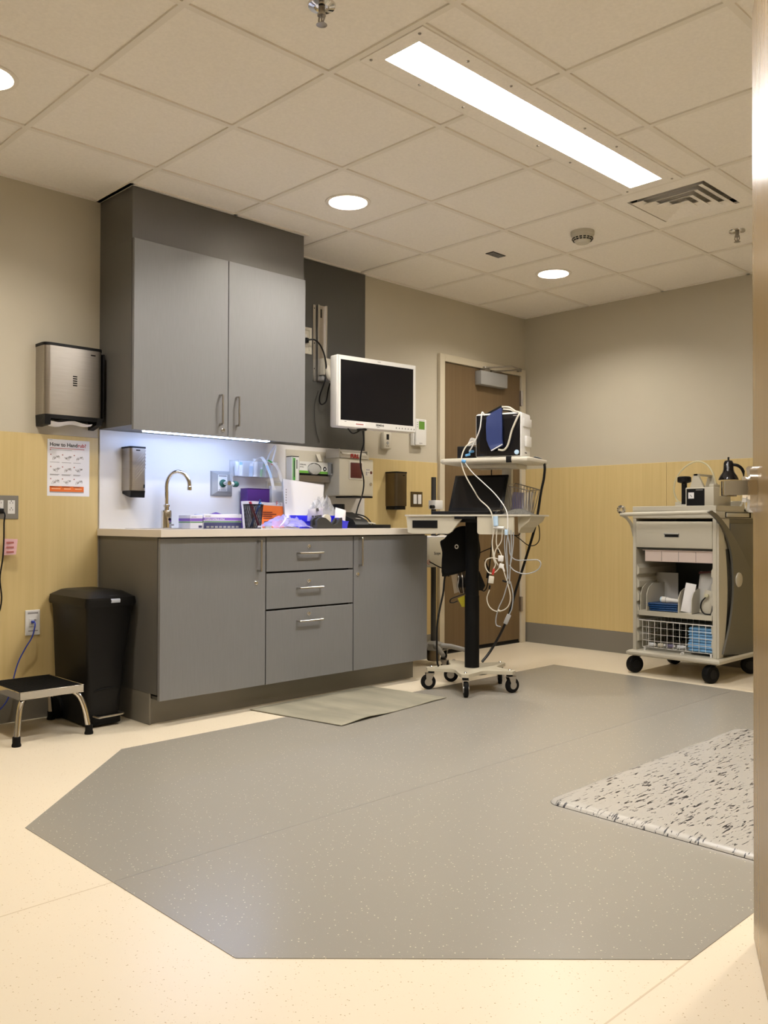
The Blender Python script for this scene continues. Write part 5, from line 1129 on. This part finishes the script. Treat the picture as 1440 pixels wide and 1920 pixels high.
# bowed outer fin on the right side
fin = [(Y0+.002, .152)]+[(Y0+.055+.062*math.sin(math.pi*k/14), .152+.80*k/14) for k in range(15)]+[(Y0+.002, .955)]
M().prism([(X1+.0005, y, z) for y, z in fin], (.014, 0, 0)).build('side_fin', 'cart_beige', t, smooth=False)
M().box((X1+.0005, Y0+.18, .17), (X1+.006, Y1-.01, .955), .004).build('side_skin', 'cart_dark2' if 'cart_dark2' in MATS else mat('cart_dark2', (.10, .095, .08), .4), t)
dq = PX(1385, 1087, X1+.028); M().lathe((X1+.028, dq.y, dq.z), [(.045, 0), (.043, .006), (.038, .007)], 28, (1, 0, 0)).build('side_disc', 'cart_beige', t)
mat('cart_shaded', (.115, .11, .09), .38)  # colour of the right handle arm, darkened to carry the shade on that side
# top drawer
dr = M().box((X0+.024, Y0-.004, .802), (X1-.024, Y0+.016, .966), .003).build('drawer_front', 'cart_beige', t)
M().box((1.573, Y0-.014, .887), (1.673, Y0-.0045, .894), .002, 1).box((1.573, Y0-.0055, .868), (1.673, Y0-.0042, .887)).build('drawer_pull', 'grey_plastic', dr)
M().box((1.578, Y0-.0062, .870), (1.668, Y0-.0054, .884)).build('pull_recess', 'black_matte', dr)
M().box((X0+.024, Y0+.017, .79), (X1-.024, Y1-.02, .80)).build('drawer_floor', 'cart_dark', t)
# divided tray under it
tr_ = M().box((X0+.075, Y0+.02, .715), (X1-.024, Y0+.024, .785)).box((X0+.075, Y0+.024, .715), (X1-.024, Y1-.04, .718)).box((X0+.06, Y0+.014, .783), (X1-.024, Y0+.03, .787)).box((X0+.075, Y0+.024, .718), (X0+.078, Y1-.04, .785)).build('divided_tray', 'pinkish', t, smooth=False, label='pinkish divided tray')
for k in range(1, 4): xx = X0+.075+k*(X1-X0-.1)/4; M().box((xx-.001, Y0+.0192, .718), (xx+.001, Y0+.0199, .780)).build('divider_line', 'cart_dark', tr_)
# shelf
M().box((X0+.040, Y0+.004, .372), (X1-.030, Y0+.009, .402)).box((X0+.024, Y0+.009, .395), (X1-.024, Y1-.02, .401)).build('shelf', 'cart_beige', t, smooth=False)
# top deck with raised rim
M().box((X0, Y0-.004, .986), (X1, Y1, 1.03), .004).build('top_deck', 'cart_beige', t)
m = M(); m.box((X0, Y0-.004, 1.0305), (X1, Y0+.008, 1.062), .003).box((X0, Y0+.008, 1.0305), (X0+.012, Y1, 1.062), .003).prism([(X1-.012, Y0+.008, 1.0305), (X1-.012, Y1, 1.0305), (X1-.012, Y1, 1.10), (X1-.012, Y1-.16, 1.10), (X1-.012, Y1-.20, 1.062), (X1-.012, Y0+.008, 1.062)], (.012, 0, 0)).box((X0+.012, Y1-.012, 1.0305), (X1-.012, Y1, 1.10), .003); m.build('top_rim', 'cart_beige', t, smooth=False)
M().box((X1-.001, Y0+.12, .990), (X1+.0012, Y1-.06, 1.024)).build('pull_out_slot', 'black_matte', t); M().box((X1+.0012, Y0+.13, .994), (X1+.008, Y1-.10, 1.019), .002).build('pull_out_shelf', 'cart_beige', t)
M().lathe((X1+.0, Y0+.11, .93), [(.009, 0), (.009, .006), (.006, .008)], 14, (1, 0, 0)).build('lock', 'steel', t)
M().box((X1+.008, Y0+.105, .925), (X1+.010, Y0+.115, .942)).tube([(X1+.011, Y0+.11, .925), (X1+.012, Y0+.118, .90), (X1+.011, Y0+.12, .875)], .004, 6).lathe((X1+.010, Y0+.118, .90), [(.010, 0), (.010, .002)], 14, (1, 0, 0)).build('keys', 'bronze', t)
# push handle with broad curved arms
M().tube([(X0-.028, Y0-.10, 1.010), (X1-.01, Y0-.10, 1.020)], .0125, 14).build('push_bar', 'cart_beige', t)
def arm(x, s_):
    le = catmull([PX(*p, x) for p in ((1325, 960), (1336, 969), (1349, 985), (1361, 1010), (1369, 1042), (1372, 1082), (1371, 1130), (1364, 1180), (1353, 1227))], 4)
    ri = catmull([PX(*p, x) for p in ((1331, 957), (1344, 967), (1361, 988), (1379, 1017), (1395, 1048), (1406, 1078), (1413, 1130), (1413, 1180), (1413, 1227))], 4)
    return M().loft([[a, b_, b_+Vector((s_*.012, 0, 0)), a+Vector((s_*.012, 0, 0))] for a, b_ in zip(le, ri)])
arm(X1+.016, 1).build('handle_arm', 'cart_shaded', t)
M().box((X1+.0004, Y0+.004, .80), (X1+.003, Y0+.17, .984)).build('lock_plate', 'cart_beige', t)

m = M(); m.tube([(X0-.026, Y0-.10, 1.010), (X0-.012, Y0-.05, .985), (X0-.008, Y0+.0, .94), (X0-.008, Y0+.03, .87)], .010, 8, smooth=4); m.build('handle_arm', 'cart_beige', t)
M().tube([(X1-.012, Y0-.10, 1.020), (X1+.022, Y0-.10, 1.018)], .0125, 12).build('bar_end', 'cart_beige', t)
p = PY(1165, 956, Y0-.10)
M().loft([[(p.x+r_*math.cos(2*math.pi*k/24), Y0-.10+d_, p.z+.002+r_*math.sin(2*math.pi*k/24)) for k in range(24)] for r_, d_ in ((.027, -.008), (.027, .008), (.013, .012), (.013, -.012))], False, True).build('ring_hook', 'chrome', t, label='chrome ring at the handle end')
# ---- on the cart top
dz = 1.0305
sp = thing('suction_pump', 'beige suction pump with a dark gauge panel on the supply cart', 'suction pump', (1.72, 5.28, dz))
px0, px1 = PY(1285, 930, 5.16).x, PY(1322, 930, 5.16).x+.055
pz = PY(1300, 914, 5.16).z
M().box((px0, 5.16, dz), (px1, 5.40, pz), .005).build('case', 'cart_beige', sp)
M().box((px0+.009, 5.1575, dz+.004), (PY(1321, 930, 5.16).x, 5.1602, pz-.008)).build('panel', 'black_plastic', sp, label='dark control panel')
gx_ = px0+.040; gz_ = dz+(pz-dz)*.66
M().box((gx_-.018, 5.155, gz_-.019), (gx_+.018, 5.1574, gz_+.019)).build('gauge', 'paper', sp, label='white square gauge'); M().rbox((gx_, 5.1545, gz_-.002), (.003, .001, .018), (0, -.7, 0)).build('needle', 'chalk_text', sp)
M().box((gx_+.03, 5.1565, pz-.018), (gx_+.075, 5.1573, pz-.014)).box((gx_+.045, 5.1565, dz+.025), (gx_+.065, 5.1573, dz+.030)).box((gx_+.03, 5.1565, dz+.014), (gx_+.075, 5.1573, dz+.016)).build('panel_print', 'grey_plastic', sp)
hx = PY(1302, 890, 5.2).x
tz_ = PY(1305, 889, 5.2).z
mh_ = M()
for y_ in (5.17, 5.37): mh_.prism([(px0+.025, y_, pz), (px0+.050, y_, tz_), (px0+.075, y_, tz_), (px0+.115, y_, pz)], (0, .02, 0))
mh_.box((px0+.050, 5.17, tz_-.012), (px0+.075, 5.39, tz_)); mh_.build('carry_handle', 'cart_beige', sp, smooth=False)
M().box((px1, 5.17, dz+.02), (px1+.0008, 5.39, dz+.024)).build('seam', 'cart_dark', sp)
vx = PY(1283, 900, 5.22).x; vz0 = dz
M().cyl((vx, 5.22, dz+.045), (vx, 5.22, PY(1281, 905, 5.22).z), .017, seg=14).build('valve_stem', 'black_plastic', sp); M().lathe((vx, 5.22, PY(1281, 906, 5.22).z), [(.022, 0), (.036, .004), (.042, .008), (.042, .036), (.034, .042), (.004, .044)], 20).build('valve_cap', 'black_plastic', sp)
M().lathe((vx, 5.208, PY(1281, 908, 5.2).z), [(.006, 0), (.006, .004)], 10, (0, -1, 0)).build('screw', 'chrome', sp)
M().loft([[(vx-.05+e, 5.17+e, z_), (px0-.002, 5.17+e, z_), (px0-.002, 5.32-e, z_), (vx-.05+e, 5.32-e, z_)] for e, z_ in ((0, dz), (0, dz+.012), (.0, dz+.028), (.004, dz+.028), (.012, dz+.010))]).build('side_tray', 'cart_beige', sp)
M().lathe((vx, 5.22, dz+.012), [(.02, 0), (.02, .033)], 16).build('valve_base', 'clear', sp)
M().tube([PY(*p, 5.30) for p in ((1279, 944), (1270, 938), (1264, 922), (1266, 903), (1275, 886), (1290, 872), (1308, 865), (1325, 871), (1336, 886), (1342, 906))], .0055, 10, smooth=6).build('hose', 'tube_cream' if 'tube_cream' in MATS else mat('tube_cream', (.70, .66, .45), .3, alpha=.6), sp, label='clear yellowish hose')
M().box((px0+.125, 5.22, pz), (px0+.155, 5.34, pz+.02), .004).build('port', 'cart_beige', sp)
ft = tag(M().box((X0+.10, 5.12, dz), (vx-.055, 5.30, dz+.012), .003).build('flat_tray', 'grey_plastic'), 'flat grey tray lying on the supply cart top', 'tray')
# desk lamp
ly = 5.36
l0 = PY(1366, 900, ly)
lp = thing('desk_lamp', 'black desk lamp with bell shade and bent arm on the supply cart', 'lamp', (1.84, 5.46, dz))
sc = .0022
M().lathe((l0.x, ly, l0.z), [(.060, 0), (.060, .004), (.052, .024), (.036, .048), (.031, .065), (.029, .105), (.022, .120), (.006, .125), (.006, .142), (.002, .144)], 28).build('lamp_shade', 'black_gloss', lp)
M().tube([(l0.x+.028, ly, l0.z+.095), (l0.x+.055, ly+.01, l0.z+.088), (l0.x+.075, ly+.03, l0.z+.062), (l0.x+.075, ly+.07, l0.z+.0), (l0.x+.05, ly+.11, dz+.06), (l0.x+.04, ly+.12, dz+.02)], .0095, 12, smooth=6).build('goose_neck', 'black_plastic', lp)
M().lathe((l0.x+.03, ly+.13, dz), [(.06, 0), (.06, .01), (.045, .02), (.012, .024)], 28).build('lamp_base', 'black_plastic', lp)
# ---- inside the cart
mat('drape_blue', (.012, .055, .17), .3); mat('mask_blue', (.16, .36, .62), .6); mat('tyvek', (.50, .49, .46), .7)
sz_ = .4015
for k in range(4):
    pk = M(); rr = random.Random(k); 
    pk.loft([[(1.455-.01*k+e+.01*math.sin(k), 5.075+e, z_), (1.645-e+.01*math.cos(k*2), 5.075+e+.004*k, z_+.003), (1.645-e, 5.28-e, z_), (1.455+e, 5.28-e, z_+.002)] for e, z_ in ((.006, sz_+k*.013+.0002), (0, sz_+k*.013+.005), (.008, sz_+k*.013+.011))])
    tag(pk.build('blue_drape', 'drape_blue', angle=.4), 'folded shiny blue drape, %s in the pile on the cart shelf' % ('lowest', 'second from below', 'second from the top', 'topmost')[k], 'drape', 'blue drapes on the cart shelf')
t = thing('penlight', 'white and pale blue penlight lying on the folded blue drapes', 'flashlight', (1.58, 5.1, sz_+.06))
z_ = sz_+.075
M().lathe((1.525, 5.10, z_), [(.012, 0), (.0185, .006), (.0185, .032), (.013, .06), (.012, .13)], 20, (1, .15, -.06)).build('barrel', 'white_plastic', t); M().lathe((1.525, 5.10, z_), [(.0192, .030), (.0192, .034)], 20, (1, .15, -.06)).build('ring', 'grey_plastic', t); M().lathe((1.518, 5.10, z_), [(.010, 0), (.017, .005), (.0175, .012)], 16, (1, .15, -.06)).build('head', 'pale_blue', t)
# bookend-like file holders
def holder(lab, x0, x1, h, yb):
    t = thing('file_holder', lab, 'holder', ((x0+x1)/2, 5.1, sz_))
    pr2 = [(5.06, 0), (yb, 0), (yb, h), (5.14, h), (5.09, h*.86), (5.065, h*.6)]
    m = M()
    for x in (x0, x1-.004): m.prism([(x, y, sz_+z) for y, z in pr2], (.004, 0, 0))
    m.box((x0, 5.06, sz_), (x1, yb, sz_+.003)).build('shell', 'cart_beige', t, smooth=False)
holder('beige file holder on the cart shelf holding the white paper pouch', 1.400, 1.445, .17, 5.35)
holder('beige file holder on the cart shelf holding the tall paper sleeves', 1.655, 1.745, .15, 5.35)
pack('paper_pouch', 'white paper pouch standing in the shelf holder beside the blue drapes', (1.46, 5.30, sz_+.12), (.15, .225, .012), (0, 0, .05), 'tyvek')
pack('paper_sleeve', 'tall white paper sleeve standing in the shelf holder', (1.705, 5.10, sz_+.095), (.062, .18, .014), (0, .18, .3), 'paper')
t = thing('paper_bag', 'crumpled white paper bag with a maroon band standing on the cart shelf', 'bag', (1.78, 5.2, sz_))
pack('bag', 'pbag', (1.785, 5.19, sz_+.130), (.12, .245, .05), (0, .12, .1), 'tyvek', par=t); M().rbox((1.81, 5.18, sz_+.255), (.14, .03, .014), (0, -.1, .1), .003).build('band', 'maroon', t)
t = thing('cuff_ring', 'pale sleeve with a coiled black cord at the end of the cart shelf', 'sleeve', (1.84, 5.09, sz_))
pack('sleeve', 'slv', (1.83, 5.09, sz_+.075), (.065, .145, .012), (0, .25, .1), 'cart_beige', par=t)
M().tube([(1.835, 5.072, sz_+.115), (1.805, 5.070, sz_+.08), (1.80, 5.068, sz_+.04), (1.82, 5.068, sz_+.010), (1.86, 5.068, sz_+.006)], .0045, 8, smooth=5).build('coil', 'black_plastic', t); M().cyl((1.836, 5.064, sz_+.118), (1.836, 5.078, sz_+.118), .011, seg=12).build('eyelet', 'tube_cream', t)
# lower wire basket
t = thing('cart_basket', 'white wire basket in the bottom of the supply cart', 'basket', (1.63, 5.25, .15))
bx0, bx1, by0, by1, bz0, bz1 = 1.415, 1.872, 5.065, 5.50, .172, .340
nx, nz = 11, 4
for k in range(nx+1):
    x = bx0+(bx1-bx0)*k/nx; m = M(); m.tube([(x, by0, bz1), (x, by0, bz0), (x, by1, bz0), (x, by1, bz1)], .0016, 5); m.build('wire', 'white_plastic', t)
for k in range(nz+1):
    z = bz0+(bz1-bz0)*k/nz; m = M(); m.tube([(bx0, by0, z), (bx1, by0, z), (bx1, by1, z), (bx0, by1, z)], .0016 if k < nz else .004, 6, closed=True); m.build('wire', 'white_plastic', t)
for k in range(1, 9):
    y = by0+(by1-by0)*k/9; m = M(); m.tube([(bx0, y, bz1), (bx0, y, bz0), (bx1, y, bz0), (bx1, y, bz1)], .0014, 5); m.build('wire', 'white_plastic', t)
M().box((bx0-.03, by0, bz1-.002), (bx0, by1, bz1+.004)).box((bx1, by0, bz1-.002), (bx1+.01, by1, bz1+.004)).build('hanger_rail', 'white_plastic', t)
for k, (x_, y_) in enumerate(((bx0+.01, by0+.01), (bx1-.01, by0+.01), (bx0+.01, by1-.01), (bx1-.01, by1-.01))): M().box((x_-.006, y_-.006, .1505), (x_+.006, y_+.006, bz0+.001)).build('foot', 'white_plastic', t)
order = ['lowest', 'second', 'third', 'fourth', 'fifth', 'sixth', 'seventh', 'topmost']
for k in range(8):
    m = M(); zz = bz0+.0025+k*.0185; rr = random.Random(k+30); j = rr.uniform(-.006, .006)
    m.loft([[(1.715+j+e, 5.078+e, z_), (1.866-e, 5.078+e+.003*(k % 2), z_), (1.866-e, 5.30-e, z_), (1.715+j+e, 5.30-e, z_)] for e, z_ in ((.005, zz), (0, zz+.005), (.001, zz+.011), (.006, zz+.016))])
    tag(m.build('blue_pack', 'mask_blue', angle=.4), 'pale blue folded pack, %s from below in the wire basket pile' % order[k] if k not in (0, 7) else 'pale blue folded pack, %s in the wire basket pile' % order[k], 'pack', 'blue packs in the wire basket')
rr = random.Random(4)
for k, lb in enumerate(('small clear vial lying in the wire basket nearest its corner', 'small cream bottle lying in the wire basket', 'small violet vial lying in the wire basket', 'small clear vial lying beside the blue packs')):
    x = bx0+.045+k*.062
    tt_ = thing('small_vial', lb, 'vial', (x, 5.10, bz0+.003)); r_ = .012
    M().cyl((x-.018, 5.09+.012*(k % 2), bz0+.003+r_), (x+.014, 5.10+.008*k, bz0+.003+r_), r_, seg=12).build('glass', ('frost', 'cream_plastic', 'violet_pack', 'frost')[k], tt_); M().cyl((x+.014, 5.10+.008*k, bz0+.003+r_), (x+.026, 5.104+.008*k, bz0+.003+r_), r_*.7, seg=12).build('cap', 'white_plastic', tt_)
t = thing('loose_cap', 'white ring cap lying on the supply cart base board', 'cap', (1.70, 5.03, .15))
M().loft([[(1.700+r_*math.cos(2*math.pi*k/18), 5.03+d_, .1605+r_*math.sin(2*math.pi*k/18)) for k in range(18)] for r_, d_ in ((.010, -.006), (.010, .006), (.005, .006), (.005, -.006))], False, True).build('ring', 'white_plastic', t)
# ================================================================== floor mats
mat('mat_olive', (.37, .35, .27), .42, var=(2.2, .28, (1.2, 4, 1)))
P = [PZ(*p, .002) for p in ((468, 1331), (640, 1362), (837, 1309), (690, 1287))]
def mat1(u, v):
    a = P[0].lerp(P[1], u); b = P[3].lerp(P[2], u); q = a.lerp(b, v)
    q.z = .0035+.010*max(0, u-.55)/.45*math.exp(-((v-.22)/.14)**2)+.003*u*math.exp(-((v-.85)/.1)**2); return q
m = M(); m.grid(mat1, 20, 30, -.003)
o = m.build('rubber_mat', 'mat_olive'); tag(o, 'thin olive grey rubber mat with a curled edge before the base cabinets', 'mat')
# marbled anti-fatigue mat
mm_ = mat('marbled', (.42, .40, .36), .32, spec=.4); nt = mm_.node_tree; b = nt.nodes['Principled BSDF']
tc = nt.nodes.new('ShaderNodeTexCoord'); mp = nt.nodes.new('ShaderNodeMapping'); mp.inputs['Scale'].default_value = (105, 19, 45); mp.inputs['Rotation'].default_value = (0, 0, .05)
n1 = nt.nodes.new('ShaderNodeTexNoise'); n1.inputs['Scale'].default_value = 1.0; n1.inputs['Detail'].default_value = 4; n1.inputs['Distortion'].default_value = .8
r1 = nt.nodes.new('ShaderNodeValToRGB'); e = r1.color_ramp.elements; e[0].position = .37; e[0].color = (.015, .015, .02, 1); e[1].position = .42; e[1].color = (.44, .42, .38, 1)
nt.links.new(tc.outputs['Object'], mp.inputs[0]); nt.links.new(mp.outputs[0], n1.inputs['Vector']); nt.links.new(n1.outputs['Fac'], r1.inputs[0]); nt.links.new(r1.outputs[0], b.inputs['Base Color'])
mx0, mx1, my0, my1 = 2.478, 3.392, 2.49, 4.01
def mring(e, z): return [(x, y, z) for x, y, _ in ring(mx0+e, mx1-e, my0+e, my1-e, z, max(.05-e*.6, .02), 6)]
m = M().loft([mring(.0, .0017), mring(.0, .003), mring(.004, .008), mring(.012, .013), mring(.024, .0165), mring(.04, .018)])
t = thing('marbled_mat', 'thick grey and black marbled anti-fatigue mat near the open door', 'mat', (2.935, 3.25, .0015))
m.build('foam_top', 'marbled', t); M().loft([mring(-.001, .0016), mring(-.001, .0026), mring(.002, .0026), mring(.002, .0016)], False, True).build('edge_line', 'black_matte', t)
